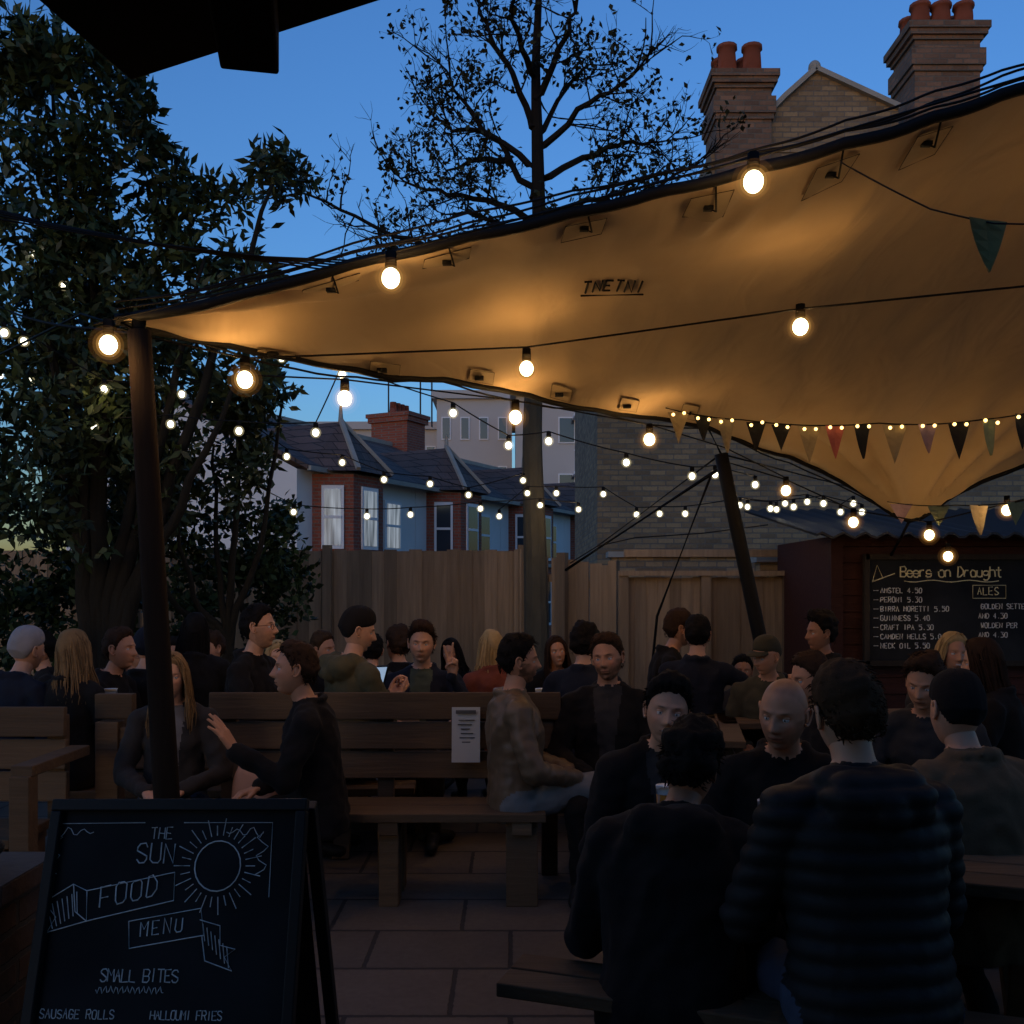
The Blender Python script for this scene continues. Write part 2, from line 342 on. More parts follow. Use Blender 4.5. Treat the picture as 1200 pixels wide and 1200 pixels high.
def festoon(name,pts,bulbs,r,warm=True,wire=.005,drop=.05,sg=.0,watt=15.,every=0):
    mb=MB(); 
    if pts: mb.tube(sag([V(p) for p in pts],sg),wire,0,5)
    for b in bulbs:
        b=V(b); mb.tube([b+V((0,0,drop+r*1.2)),b+V((0,0,r*.9))],[r*.5,r*.55],0,8)
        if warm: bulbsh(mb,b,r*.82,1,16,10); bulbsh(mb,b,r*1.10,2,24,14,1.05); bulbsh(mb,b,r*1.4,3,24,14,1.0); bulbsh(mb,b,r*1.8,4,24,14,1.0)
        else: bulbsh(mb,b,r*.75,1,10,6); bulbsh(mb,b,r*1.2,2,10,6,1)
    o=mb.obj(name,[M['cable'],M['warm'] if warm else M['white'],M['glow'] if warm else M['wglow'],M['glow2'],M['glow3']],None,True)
    if warm:
        for b in bulbs: plight(o,b,watt,r*.95)
    elif every:
        for b in bulbs[every//2::every]: plight(o,b,5.5,r,(1,.66,.30))
    return o
def lst(s,d0,d1=None):
    o=[]
    for i,(a,b) in enumerate(s):
        t=i/max(1,len(s)-1); o.append(sv(a,b,d0+((d1 if d1 is not None else d0)-d0)*t))
    return o
up_=lambda L_,h:[p+V((0,0,h)) for p in L_]
b1=[sv(127,404,3.9),sv(458,326,3.7),sv(883,213,3.4)]
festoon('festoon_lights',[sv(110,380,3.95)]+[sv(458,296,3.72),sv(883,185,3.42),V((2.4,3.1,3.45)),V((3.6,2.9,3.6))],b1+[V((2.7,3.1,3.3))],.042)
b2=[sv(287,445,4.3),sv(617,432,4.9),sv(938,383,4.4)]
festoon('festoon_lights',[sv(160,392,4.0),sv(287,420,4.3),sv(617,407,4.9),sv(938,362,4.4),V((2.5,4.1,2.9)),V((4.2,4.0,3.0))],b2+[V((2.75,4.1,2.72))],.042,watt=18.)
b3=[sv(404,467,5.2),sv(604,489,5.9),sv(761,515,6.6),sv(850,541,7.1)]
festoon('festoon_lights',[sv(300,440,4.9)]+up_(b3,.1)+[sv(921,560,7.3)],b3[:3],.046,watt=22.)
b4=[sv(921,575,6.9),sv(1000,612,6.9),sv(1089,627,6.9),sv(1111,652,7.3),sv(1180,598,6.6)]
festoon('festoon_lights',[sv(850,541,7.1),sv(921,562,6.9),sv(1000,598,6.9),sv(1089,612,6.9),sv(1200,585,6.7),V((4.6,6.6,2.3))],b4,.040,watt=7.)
S=[([(20,285),(41,297),(75,335)],7,7.5,0),([(5,390),(28,400),(122,456),(213,462),(330,420)],6.5,8,4),([(0,440),(35,446),(110,500),(200,497),(280,505),(370,507),(401,439)],8,6.5,0),
([(250,470),(336,535),(401,542),(450,562),(504,567),(549,580),(613,563)],8.5,9.5,4),([(270,560),(344,600),(430,605),(481,603),(563,596),(633,592),(678,597)],9,10,4),
([(401,439),(531,484),(596,522),(643,517),(734,542),(811,558),(838,556),(885,568)],6.5,7.8,5),([(585,605),(618,578),(652,578),(707,579),(746,603),(773,602),(803,602),(867,592),(903,596),(930,594),(965,590),(1010,600)],10,8.5,5),
([(876,594),(910,597),(920,590),(946,588),(985,600),(1000,590)],9.5,9,0)]
for s,d0,d1,ev in S:
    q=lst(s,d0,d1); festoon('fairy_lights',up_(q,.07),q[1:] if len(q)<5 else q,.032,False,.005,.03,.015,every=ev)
q=lst([(668,660),(700,640),(745,630),(823,625),(900,615)],10,9); festoon('fairy_lights',q,[],.02,False,.006)
mb=MB()
for i in range(5):
    a=V((-2.6-.05*i,3.2,2.98+.06*i)); b=sv(395+i*8,318-i*3,3.95); mb.tube(sag([a,b],.01+.012*i),.004,0,5)
mb.tube(sag([sv(0,360,5),sv(110,385,4.2),sv(165,390,4)],.02),.006,0,5)
mb.obj('overhead_cables',M['cable'],None,True)
# ---------------------------------------------------------------- bunting
FC=[mat('flag_'+k,c,.85,(40,.25),(80,.2,.002)) for k,c in [('black',(.015,.015,.02)),('cream',(.33,.26,.17)),('pink',(.42,.12,.12)),('green',(.14,.12,.04)),('lilac',(.26,.18,.24)),('pale_green',(.22,.26,.16))]]
def flag(mb,p,w,h,m,yaw=0,sw=0):
    n=5; vs=[];fs=[]; d=V((math.cos(yaw),math.sin(yaw),0)); nn=V((-d.y,d.x,0))
    for j in range(n+1):
        t=j/n
        for i in range(3):
            s=(i-1)*(1-t)*w/2; vs.append(p+d*s+V((0,0,-h*t))+nn*(.012*math.sin(3*t+i+sw)+sw*.02*t))
    for j in range(n):
        for i in range(2): fs.append((j*3+i,j*3+i+1,(j+1)*3+i+1,(j+1)*3+i))
    mb.add(vs,fs,m)
def bunting(name,pts,seq,w,h,led=False,gap=1.5):
    mb=MB(); c=sag(pts,.03); mb.tube(c,.004,6,5)
    ln=[0]
    for i in range(1,len(c)): ln.append(ln[-1]+(c[i]-c[i-1]).length)
    s=w*.7;k=0
    while s<ln[-1]-w*.5:
        i=max(j for j in range(len(c)) if ln[j]<=s); i=min(i,len(c)-2); t=(s-ln[i])/(ln[i+1]-ln[i]+1e-9); p=c[i].lerp(c[i+1],t)
        big=seq[k%len(seq)]; sc=1.0 if big!=1 else 1.15
        flag(mb,p,w*sc,h*sc*R.uniform(.85,1.15),big,R.uniform(-.5,.5),R.uniform(-1,1))
        if led:
            for o in(-.035,.03): mb.ell(p+V((o,-.02,-.015+R.uniform(-.01,.01))),(.010,.010,.010),7,n=8,k=6)
        s+=w*gap*R.uniform(.85,1.15);k+=1
    mb.obj(name,FC+[M['cable'],M['led']],None,False)
bunting('flag_bunting',[sv(780,478,5.9),sv(870,492,5.8),sv(1030,496,5.5),sv(1150,492,5.3),sv(1260,470,5.2)],[1,0,1,0,0,1,2,0,1,4,0,5,0],.115,.18,True,1.35)
bunting('flag_bunting',[sv(1040,588,7.2),sv(1120,592,6.8),sv(1210,585,6.4),V((4.4,6.3,2.3))],[4,5,1,5],.16,.16,False,1.6)
mb=MB(); mb.tube(sag([sv(985,190,3.35),sv(1090,245,3.2),sv(1165,262,3.1),V((2.0,3.0,2.72))],.01),.003,6,5)
flag(mb,sv(1160,256,3.1),.15,.17,3,.3,.5); mb.obj('pennant_flag',FC+[M['cable']])
print('tent',time.time()-T0)
# ---------------------------------------------------------------- fences
def fence(name,x0,x1,y0,y1,h0,h1,bw=.145,posts=2.4):
    mb=MB(); a=V((x0,y0,0)); b=V((x1,y1,0)); Ln=(b-a).length; d=(b-a)/Ln; yaw=math.atan2(d.y,d.x); n=int(Ln/bw)
    nrm=V((d.y,-d.x,0))
    for i in range(n):
        t=(i+.5)/n; p=a.lerp(b,t); hh=h0+(h1-h0)*t+R.uniform(-.012,.012)
        mb.box(p+nrm*(.012*(i%2))+V((0,0,hh/2)),(bw*1.02,.018,hh),0,yaw,R.uniform(-.008,.008))
    k=int(Ln/posts)+1
    for i in range(k+1):
        t=min(1,i/k); p=a.lerp(b,t)-nrm*(-.05); hh=(h0+(h1-h0)*t)+.06; mb.box(p+V((0,0,hh/2)),(.1,.1,hh),0,yaw)
    hm=(h0+h1)/2
    for hz in(.3,hm-.25): mb.beam(a-nrm*.04+V((0,0,hz)),b-nrm*.04+V((0,0,hz)),.04,.09)
    return mb,a,b,nrm
mb,a,b,nr_=fence('f',-9,.12,11.6,11.5,2.05,2.05); mb.obj('wooden_fence',M['fence'])
mb,a,b,nr_=fence('f',.6,1.15,11.2,10.9,1.95,1.85); mb.obj('wooden_fence',M['fence'])
mb,a,b,nr_=fence('f',1.15,2.85,10.2,10.2,1.72,1.72,.12,.9); mb.beam((1.1,10.14,1.76),(2.9,10.14,1.76),.12,.05); mb.beam((1.2,10.5,1.98),(2.9,10.5,1.98),.1,.08); mb.obj('fence_gate',M['fence'])
mb,a,b,nr_=fence('f',.12,.6,11.5,11.2,2.0,1.95); mb.obj('wooden_fence',M['fence'])
# ---------------------------------------------------------------- right-hand brick house
hb=empty('brick_house',(4,14,0)); s=14/F
X=lambda p:(p-600)*s
Z=lambda p:H+(690-p)*s
mb=MB(); mb.box(((X(700)+13)/2,16.5,3.2),(13-X(700),5,6.4))
x0,x1=X(838),X(1400); mb.box(((x0+x1)/2,16.6,(6.4+Z(165))/2),(x1-x0,4.6,Z(165)-6.4))
ga=[(X(903),Z(168)),(X(903),Z(128)),(X(925),Z(105)),(X(962),Z(72)),(X(1062),Z(118)),(X(1062),Z(168))]
vs=[V((x,14.28,z)) for x,z in ga]+[V((x,14.7,z)) for x,z in ga]; n=6
mb.add(vs,[tuple(range(n)),tuple(range(2*n-1,n-1,-1))]+[(i,(i+1)%n,(i+1)%n+n,i+n) for i in range(n)])
mb.obj('walls',M['stock'],hb)
mb=MB()
def chimney(mb,xa,xb,zt,zb,y=14.1,dp=.9,m=0):
    w=xb-xa;c=(xa+xb)/2
    mb.box((c,y+dp/2,(zt+zb)/2),(w*.88,dp*.88,zt-zb),m)
    for k,(f,h0,h1) in enumerate([(.94,.30,.38),(1.0,.38,.62),(.95,.0,.06),(1.04,.06,.14),(1.1,.14,.24)]):
        o=.0 if k>1 else -.75
        mb.box((c,y+dp/2,zt+(h0+h1)/2+o-.0),(w*f,dp*f,h1-h0),m)
chimney(mb,X(838),X(912),Z(97),6.2); chimney(mb,X(1072),X(1160),Z(40),6.2)
mb.obj('chimney_stacks',M['chimbrick'],hb)
mb=MB()
for i in range(len(ga)-2):
    if i==0: continue
    a=V((ga[i][0],14.45,ga[i][1]+.03)); b=V((ga[i+1][0],14.45,ga[i+1][1]+.03)); mb.beam(a,b,.5,.07)
mb.ell((ga[3][0],14.3,ga[3][1]+.07),(.09,.1,.1))
mb.obj('gable_coping',M['stone'],hb)
mb=MB()
for x,zz in((X(858),Z(62)),(X(888),Z(62)),(X(1090),Z(12)),(X(1115),Z(12)),(X(1142),Z(12))):
    for yy in(14.35,14.75): mb.tube([(x,yy,zz-.15),(x,yy,zz+.1),(x,yy,zz+.22),(x,yy,zz+.23),(x,yy,zz+.28)],[.15,.135,.125,.155,.15],0,12)
mb.obj('chimney_pots',M['terracotta'],hb,True)
# boundary wall
mb=MB(); mb.box(((1.25+4.2)/2,12.4,1.0),(2.95,.24,2.0)); mb.box((3.2,11,.95),(.9,.24,1.9)); mb.box(((1.25+4.2)/2,12.4,2.03),(3.05,.34,.07),1); mb.box((3.2,11,1.93),(1.0,.34,.07),1)
mb.tube([(3.28,10.86,1.82),(3.28,10.78,1.85),(3.28,10.72,1.78),(3.28,10.74,1.72)],.012,2,6);mb.tube([(3.18,10.86,1.82),(3.2,10.78,1.85),(3.2,10.72,1.78),(3.21,10.74,1.68)],.012,2,6)
mb.obj('boundary_wall',[M['stock'],M['stone'],M['metal']])
# ---------------------------------------------------------------- white terraced houses
A0=V((-6.0,17.4,0)); rd=V((.453,.891,0)); rn=V((.891,-.453,0))
def HP(u,out,z): return A0+rd*u+rn*out+V((0,0,z))
def house(u0,lit,chim):
    W=4.55; e=empty('terraced_house',HP(u0,0,0)); ze,zr=4.1,5.85
    def B(mb,ua,ub,oa,ob,za,zb,m=0): mb.obox(HP((ua+ub)/2+u0,(oa+ob)/2,(za+zb)/2),rd*(ub-ua)/2,rn*(ob-oa)/2,V((0,0,(zb-za)/2)),m)
    mb=MB(); B(mb,0,W,-7,0,0,ze); 
    mb.add([HP(u0,0,ze),HP(u0,-7,ze),HP(u0,-3.5,zr-.05)],[(0,1,2)]); mb.obj('walls',M['render'],e)
    mb=MB(); ba=[(.5,0),(.95,.75),(2.05,.75),(2.5,0)]
    lo=[HP(u0+a,o,0) for a,o in ba]; hi=[HP(u0+a,o,ze-.05) for a,o in ba]
    mb.add(lo+hi,[(0,1,5,4),(1,2,6,5),(2,3,7,6),(4,5,6,7)])
    mb.obj('bay',M['redbrick'],e)
    mb=MB()
    for i in range(3):
        a,b=V(lo[i]),V(lo[i+1]); d=(b-a); ln=d.length; d/=ln; nn=V((d.y,-d.x,0)); 
        if nn.dot(rn)<0: nn=-nn
        for za,zb in((2.45,3.8),(.5,1.9)):
            c=(a+b)/2+nn*.03+V((0,0,(za+zb)/2)); ww=ln*.27
            mb.obox(c,d*ww,nn*.02,V((0,0,(zb-za)/2)),0); mb.obox(c+nn*.022,d*(ww-.06),nn*.008,V((0,0,(zb-za)/2-.08)),1)
            mb.obox(c+nn*.04,d*(ww-.05),nn*.012,V((0,0,.03)),0)
        mb.obox((a+b)/2+nn*.05+V((0,0,2.3)),d*ln*.42,nn*.06,V((0,0,.05)),2)
    for za,zb in((2.5,3.7),(.3,2.1)):
        B(mb,3.15,3.85,0.0,.06,za,zb,0); B(mb,3.23,3.77,.05,.075,za+.08,zb-.08,1); B(mb,3.2,3.8,.06,.09,(za+zb)/2-.03,(za+zb)/2+.03,0)
        B(mb,3.05,3.95,.0,.1,za-.1,za-.005,2)
    mb.obj('windows',[M['whitepaint'],M['windowlit'] if lit else M['window'],M['stone']],e)
    mb=MB()
    q=[HP(u0-.02,.3,ze-.02),HP(u0+W+.02,.3,ze-.02),HP(u0+W+.02,-3.5,zr),HP(u0-.02,-3.5,zr),HP(u0-.02,-7.2,ze),HP(u0+W+.02,-7.2,ze)]
    q2=[p+V((0,0,.09)) for p in q]; mb.add(q+q2,[(0,1,2,3),(3,2,5,4),(6,7,8,9),(9,8,11,10),(0,1,7,6),(1,2,8,7),(0,3,9,6),(2,5,11,8),(3,4,10,9)])
    t=[HP(u0+.3,-.0,ze),HP(u0+.85,.95,ze),HP(u0+2.15,.95,ze),HP(u0+2.7,0,ze),HP(u0+1.5,.0,ze+1.2),HP(u0+1.5,-2.2,ze+1.2),HP(u0+.3,-.6,ze),HP(u0+2.7,-.6,ze)]
    mb.add(t,[(0,1,4),(1,2,4),(2,3,4),(0,4,5,6),(3,7,5,4)]); mb.obj('roof',M['slate'],e)
    mb=MB(); 
    for k in(1,3): mb.beam(t[k]+V((0,0,.04)),t[4]+V((0,0,.05)),.09,.08)
    mb.beam(t[2]+V((0,0,.04)),t[4]+V((0,0,.05)),.09,.08); mb.tube([t[4],t[4]+V((0,0,.35))],[.06,.03],0,6); mb.beam(HP(u0,.32,ze),HP(u0+W,.32,ze),.1,.1); mb.beam(HP(u0,-3.5,zr+.12),HP(u0+W,-3.5,zr+.12),.16,.12)
    mb.obj('ridge_trim',M['stone'],e)
    if chim:
        mb=MB(); B(mb,-.5,.5,-4.2,-2.9,4.5,6.9); B(mb,-.58,.58,-4.28,-2.82,6.65,6.8); B(mb,-.62,.62,-4.33,-2.77,6.8,6.92)
        for k in range(4):
            p=HP(u0-.35+k*.23,-3.5,6.92); mb.tube([p,p+V((0,0,.35))],[.12,.1],1,10)
        mb.obj('chimney',[M['redbrick'],M['terracotta']],e)
for k in range(1,5): house(-1.2+k*4.57,k in(1,),k==3)
def block(name,x0,x1,y,dp,h,wm,rows,cols,flat=True):
    e=empty(name,((x0+x1)/2,y,0)); mb=MB(); mb.box(((x0+x1)/2,y+dp/2,h/2),(x1-x0,dp,h)); mb.box(((x0+x1)/2,y+dp/2,h+.25),(x1-x0+.6,dp+.6,.5),0); mb.obj('walls',wm,e)
    mb=MB()
    for i in range(rows):
        for j in range(cols):
            x=x0+(j+.5)*(x1-x0)/cols; zz=h-1.8-i*3; mb.box((x,y-.02,zz),((x1-x0)/cols*.5,.1,1.4),0); mb.box((x,y-.06,zz),((x1-x0)/cols*.5-.14,.06,1.26),1)
    mb.obj('windows',[M['whitepaint'],M['window']],e); return e
block('office_block',-4.6,.0,60,12,13.2,M['concrete'],4,4)
e=block('apartment_block',.2,5.6,52,12,11.8,M['concrete'],4,3)
mb=MB()
for i in range(3):
    mb.box((4.4,51.3,4.6+i*3),(2.4,1.4,.15),0)
    for k in range(9): mb.box((3.3+k*.28,50.6,5.2+i*3),(.04,.04,1.1),0)
    mb.box((4.4,50.6,5.75+i*3),(2.4,.06,.06),0)
mb.obj('balconies',M['whitepaint'],e)
block('office_block',-15.5,-4.8,66,12,12.3,M['concrete'],3,8)
mb=MB()
for x,y,h in((-5.6,60,13.7),(-4.9,60,14.5),(-7.8,62,14.6)): mb.tube([(x,y,h-3),(x,y,h+1.2)],.05,0,6)
mb.tube([(-8.3,62,15.2),(-7.3,62,15.2)],.04,0,5); mb.obj('roof_aerials',M['metal'])
# ---------------------------------------------------------------- bar shed + drinks board
e=empty('bar_shed',(4,8.4,0)); mb=MB()
for i in range(15):
    mb.box((4.3,8.4+R.uniform(0,.006),.07+i*.14),(3.1,.03,.134),0,0,-.06)
mb.box((4.3,9.4,1.03),(3.0,1.9,2.06)); mb.box((2.76,8.37,1.05),(.1,.08,2.1)); mb.obj('walls',M['cladding'],e)
mb=MB(); n=80; vs=[]
for j,(y,zz) in enumerate(((8.05,2.05),(10.6,2.45))):
    for i in range(n+1): vs.append((2.5+i*3.6/n,y,zz+.022*math.sin(i*1.6)))
vs+=[(x,y,z-.02) for x,y,z in vs]; m=n+1
mb.add(vs,[(i,i+1,m+i+1,m+i) for i in range(n)]+[(2*m+i,2*m+i+1,3*m+i+1,3*m+i) for i in range(n)]+[(i,i+1,2*m+i+1,2*m+i) for i in range(n)]); mb.obj('corrugated_roof',M['metal'],e)
GL=dict(A="00 26 40|13 33",B="00 06 36 45 44 33 03|33 42 41 30 00",C="45 36 16 05 01 10 30 41",D="00 06 26 44 42 20 00",E="46 06 00 40|03 33",F="46 06 00|03 33",G="45 36 16 05 01 10 30 41 43 23",H="00 06|40 46|03 43",I="20 26",J="46 41 30 10 01",K="00 06|46 03 40",L="06 00 40",M="00 06 23 46 40",N="00 06 40 46",O="16 05 01 10 30 41 45 36 16",P="00 06 36 45 44 33 03",R="00 06 36 45 44 33 03|23 40",S="45 36 16 05 04 42 41 30 10 01",T="06 46|26 20",U="06 01 10 30 41 46",V="06 20 46",W="06 10 23 30 46",X="00 46|06 40",Y="06 23 46|23 20",Z="06 46 00 40",
 a="43 34 14 03 01 10 30 42|44 40",e="02 42 43 34 14 03 01 10 30 41",g="43 34 14 03 02 11 31 42|44 4/ 3. 1. 0/",h="00 06|03 14 34 43 40",n="00 04|03 14 34 43 40",o="14 03 01 10 30 41 43 34 14",r="00 04|02 14 34",s="43 34 14 03 02 42 41 30 10 01",t="26 21 30 40|04 44",u="04 01 10 30 41|44 40")
GL['-']="03 33"; GL['&']="40 05 16 25 02 10 41"; GL['4']="30 36 02 42"; GL['5']="46 06 04 34 43 41 30 00"; GL['0']=GL['O']; GL['.']="20 21"; GL['3']="06 46 24 43 41 30 00"
def gy(c): return {'/':-1,'.':-2}.get(c) if c in '/.' else int(c)
def write(mb,txt,u,v,h,fn,r=.0016,sp=1.35,slope=0,m=0,jt=.035):
    w_=h*.62
    for k,c in enumerate(txt):
        hh=h*R.uniform(.94,1.06)
        if c in GL:
            for st in GL[c].split('|'):
                pts=[]
                for q in st.split():
                    x=int(q[0])/4*w_*.85; y=gy(q[1])/6*hh
                    pts.append(fn(u+x+R.uniform(-jt,jt)*h,v-y-slope*(k*w_*sp+x)+R.uniform(-jt,jt)*h))
                mb.tube(pts,r,m,4)
        u+=w_*sp
def line(mb,pts,fn,r=.0016,m=0): mb.tube([fn(a,b) for a,b in pts],r,m,4)
# printed lettering on the cloth, seen mirrored through the fabric
def cfn(u,v):
    i=int(u); f_=u-i; return canopy(i,v).lerp(canopy(i+1,v),f_)-V((0,0,.008))
mb=MB(); c0=76
write(mb,'TNETNI',0,0,1,lambda u,v:cfn(c0+u*3.1,.40+v*.055),.0055,1.25,0,0,.02)
line(mb,[(0,.25),(4.6,.25)],lambda u,v:cfn(c0+u*3.1,.40+v*.055),.005)
mb.obj('printed_lettering',M['cable'],tent)
e2=empty('drinks_chalkboard',(3.8,8.3,1.4)); mb=MB(); mb.box((3.95,8.325,1.42),(1.86,.03,.86),0); mb.obj('board',M['chalkboard'],e2)
mb=MB()
for c,sz in(((3.95,8.31,1.87),(1.92,.05,.045)),((3.95,8.31,.97),(1.92,.05,.045)),((3.0,8.31,1.42),(.045,.05,.945)),((4.9,8.31,1.42),(.045,.05,.945))): mb.box(c,sz)
mb.obj('frame',M['wood_dark'],e2)
mb=MB(); fn=lambda u,v:V((3.02+u,8.305,1.85-v))
write(mb,'Beers on Draught',.27,.15,.085,fn,.0062,1.02,0,1)
line(mb,[(.3+.05*i,.185+.008*math.sin(i)) for i in range(17)],fn,.004,1)
line(mb,[(.03,.19),(.07,.05),(.12,.16),(.03,.19),(.22,.12)],fn,.004,1)
for k,t in enumerate(['AMSTEL 4.50','PERONI 5.30','BIRRA MORETTI 5.50','GUINNESS 5.40','CRAFT IPA 5.30','CAMDEN HELLS 5.0','NECK OIL 5.50']):
    write(mb,t,.10,.285+k*.078,.042,fn,.0042,1.25)
    line(mb,[(.04,.265+k*.078),(.08,.265+k*.078)],fn,.0035)
write(mb,'ALES',.92,.30,.06,fn,.0045,1.3,0,1); line(mb,[(.88,.22),(1.16,.22),(1.16,.33),(.88,.33),(.88,.22)],fn,.003,1)
for k,t in enumerate(['GOLDEN SETTER','AND 4.30','WOLDEN PER','AND 4.30']): write(mb,t,.95-.02*(k%2),.42+k*.08,.042,fn,.004,1.2)
mb.obj('chalk_writing',[M['chalk'],M['chalky']],e2)
# ---------------------------------------------------------------- food menu A-board
e=empty('chalkboard_sign',(-.85,2.3,0))
TL=V((-1.118,2.40,1.085)); TR=V((-.49,2.36,1.095)); lean_=V((0,-.36,-1.085)); 
ur=(TR-TL).normalized(); dn=(lean_).normalized(); nrm=dn.cross(ur).normalized()
if nrm.y>0: nrm=-nrm
BH=1.12
def bp(u,v,o=0): return TL+ur*u+dn*v+nrm*o
Wb=(TR-TL).length
mb=MB(); mb.obox(bp(Wb/2,BH/2,-.012),ur*(Wb/2-.02),dn*(BH/2-.02),nrm*.006); mb.obj('panel',M['chalkboard'],e)
mb=MB()
for (u0,u1,v0,v1) in((-.0,Wb,0,.028),(0,Wb,BH-.1,BH-.07),(0,.026,.0285,BH),(Wb-.026,Wb,.0285,BH)):
    mb.obox(bp((u0+u1)/2,(v0+v1)/2,-.002),ur*(u1-u0)/2,dn*(v1-v0)/2,nrm*.014)
back=V((0,.42,-1.07)).normalized()
for u in(.02,Wb-.005): mb.beam(bp(u,.01,-.035),bp(u,.01,-.035)+back*1.13+ur*(.015 if u>.1 else 0),.035,.03,0,V((1,0,0)))
mb.beam(bp(.02,.01,-.035)+back*.9,bp(Wb-.0,.01,-.035)+back*.9,.03,.03); mb.obox(bp(Wb/2,.0,-.04)+back*.45,ur*(Wb/2-.03),back*.44,back.cross(ur)*.004)
mb.obj('frame',M['black'],e,bevel=.003)
k_=.00205; ck=lambda px,py:bp((px-62)*k_,(py-940)*k_*1.04,-.0045)
fb=lambda u,v:ck(u,v)
mb=MB(); r=.0013
write(mb,'THE',184,984,13,fb,r,1.15); write(mb,'SUN',170,1010,22,fb,r*1.3,1.2)
line(mb,[(267+27*math.cos(a*.3),1013+27*math.sin(a*.3)) for a in range(22)],fb,r*1.3)
for i in range(30):
    a=i*math.pi*2/30; r0,r1=33,(52 if i%2 else 44); line(mb,[(267+r0*math.cos(a),1013+r0*math.sin(a)),(267+r1*math.cos(a),1013+r1*math.sin(a))],fb,r)
line(mb,[(115,1040),(217,1020),(219,1050),(119,1072),(115,1040)],fb,r); write(mb,'FOOD',132,1058,22,fb,r*1.3,1.33,.2)
line(mb,[(169,1072),(252,1058),(258,1086),(173,1100),(169,1072)],fb,r); write(mb,'MENU',184,1088,15,fb,r*1.2,1.45,.12)
line(mb,[(115,1040),(98,1033),(66,1052),(82,1068),(74,1084),(119,1072)],fb,r); line(mb,[(98,1033),(104,1062),(119,1072)],fb,r)
line(mb,[(252,1070),(276,1076),(278,1096),(296,1100),(284,1108),(294,1122),(262,1112),(256,1086)],fb,r)
for i in range(7):
    line(mb,[(70+i*5.5,1056-i*2.5),(80+i*4.5,1080-i*2.6)],fb,r*.8); line(mb,[(256+i*5,1074+i*4),(260+i*5,1092+i*4.5)],fb,r*.8)
for x0,y0,sx in((70,972,1),(318,972,-1)):
    line(mb,[(x0+sx*a*4,y0+7*math.sin(a*1.4)*(1-a/14)+4) for a in range(12)],fb,r*.8)
    line(mb,[(x0+sx*7*math.sin(a*1.5),y0+5+a*5) for a in range(10)],fb,r*.8)
line(mb,[(72,967),(175,966)],fb,r*.8); line(mb,[(66,972),(64,1045)],fb,r*.8); line(mb,[(222,966),(328,966),(330,1046)],fb,r*.8)
write(mb,'SMALL BITES',144,1134,13,fb,r*1.2,1.02)
line(mb,[(140+a*1.9,1142+4*math.sin(a*1.9)) for a in range(42)],fb,r*.8)
write(mb,'- SAUSAGE ROLLS',66,1171,9,fb,r,1.2); write(mb,'- VEGAN SAUSAGE ROLLS',66,1188,8,fb,r,1.06)
write(mb,'HALLOUMI FRIES',206,1171,9,fb,r,1.05); write(mb,'WITH YOGHURT',212,1185,7,fb,r,1.1); write(mb,'& POMEGRANATE',212,1198,7,fb,r,1.08)
for k,t in enumerate(['- PORK PIE','- OLIVES','- SCOTCH EGG','- CHIPS','- ONION RINGS']): write(mb,t,70,1215+k*18,9,fb,r,1.1); write(mb,'4.50',240,1215+k*18,9,fb,r,1.1)
mb.obj('chalk_writing',M['chalk'],e)
mb=MB(); mb.box((-1.42,2.45,.42),(.34,.34,.84)); mb.box((-1.42,2.45,.865),(.4,.4,.05),1); 
for k in range(9): mb.ell((-1.30+R.uniform(-.07,.05),2.4+R.uniform(-.1,.1),.92+R.uniform(0,.03)),(.035,.03,.025),2)
mb.obj('brick_pier',[M['darkbrick'],M['darkbrick'],M['ground']],None)
# ---------------------------------------------------------------- benches and tables
def bench_back(name,x0,x1,y,zt=1.03,seat=True,sx0=None,sx1=None):
    e=empty(name,((x0+x1)/2,y,0)); mb=MB()
    for k in range(3): mb.box(((x0+x1)/2,y+k*.012,zt-.07-k*.165),(x1-x0,.035,.15),0,R.uniform(-.004,.004),-.08)
    for x in([x0+.1,(x0+x1)/2,x1-.06]): mb.box((x,y+.05,zt/2-.02),(.09,.06,zt-.04))
    if seat:
        a,b=sx0,sx1
        for k in range(2): mb.box(((a+b)/2,y-.46+k*.21,.455),(b-a,.2,.045))
        for x in(b-.12,a+.3): 
            for yy in(y-.45,y-.2): mb.box((x,yy,.215),(.16 if x>b-.2 else .1,.14,.43))
            mb.box((x,y-.3,.40),(.1,.5,.07))
    mb.obj('planks',M['wood_x'],e,bevel=.006); return e
e=bench_back('garden_bench',-1.68,.27,5.45,1.02,True,-.92,.17)
mb=MB(); c=sv(546,861,5.38); mb.box(c,(.155,.006,.30),0,0,-.08); mb.box(c+V((0,-.004,.125)),(.11,.004,.02),1,0,-.08)
for k in range(9): mb.box(c+V((R.uniform(-.01,.01),-.005,.08-k*.024)),(.09*R.uniform(.4,1),.003,.006),1,0,-.08)
mb.obj('menu_poster',[M['paper'],M['ink']])
bench_back('garden_bench',-3.4,-2.25,4.95,1.0,True,-3.4,-2.25)
mb=MB(); 
for z_,x_ in((.98,-2.1),(.8,-2.1)): mb.box((x_,5.2,z_),(.2,.06,.13))
mb.box((-2.13,5.2,.45),(.12,.1,.9)); mb.beam((-2.2,4.4,.78),(-2.2,5.0,.78),.1,.05); mb.box((-2.2,4.42,.38),(.09,.09,.76)); mb.obj('bench_arm',M['wood_x'],bevel=.005)
e_=bench_back('garden_bench',-2.95,-1.7,5.72,.86,False)
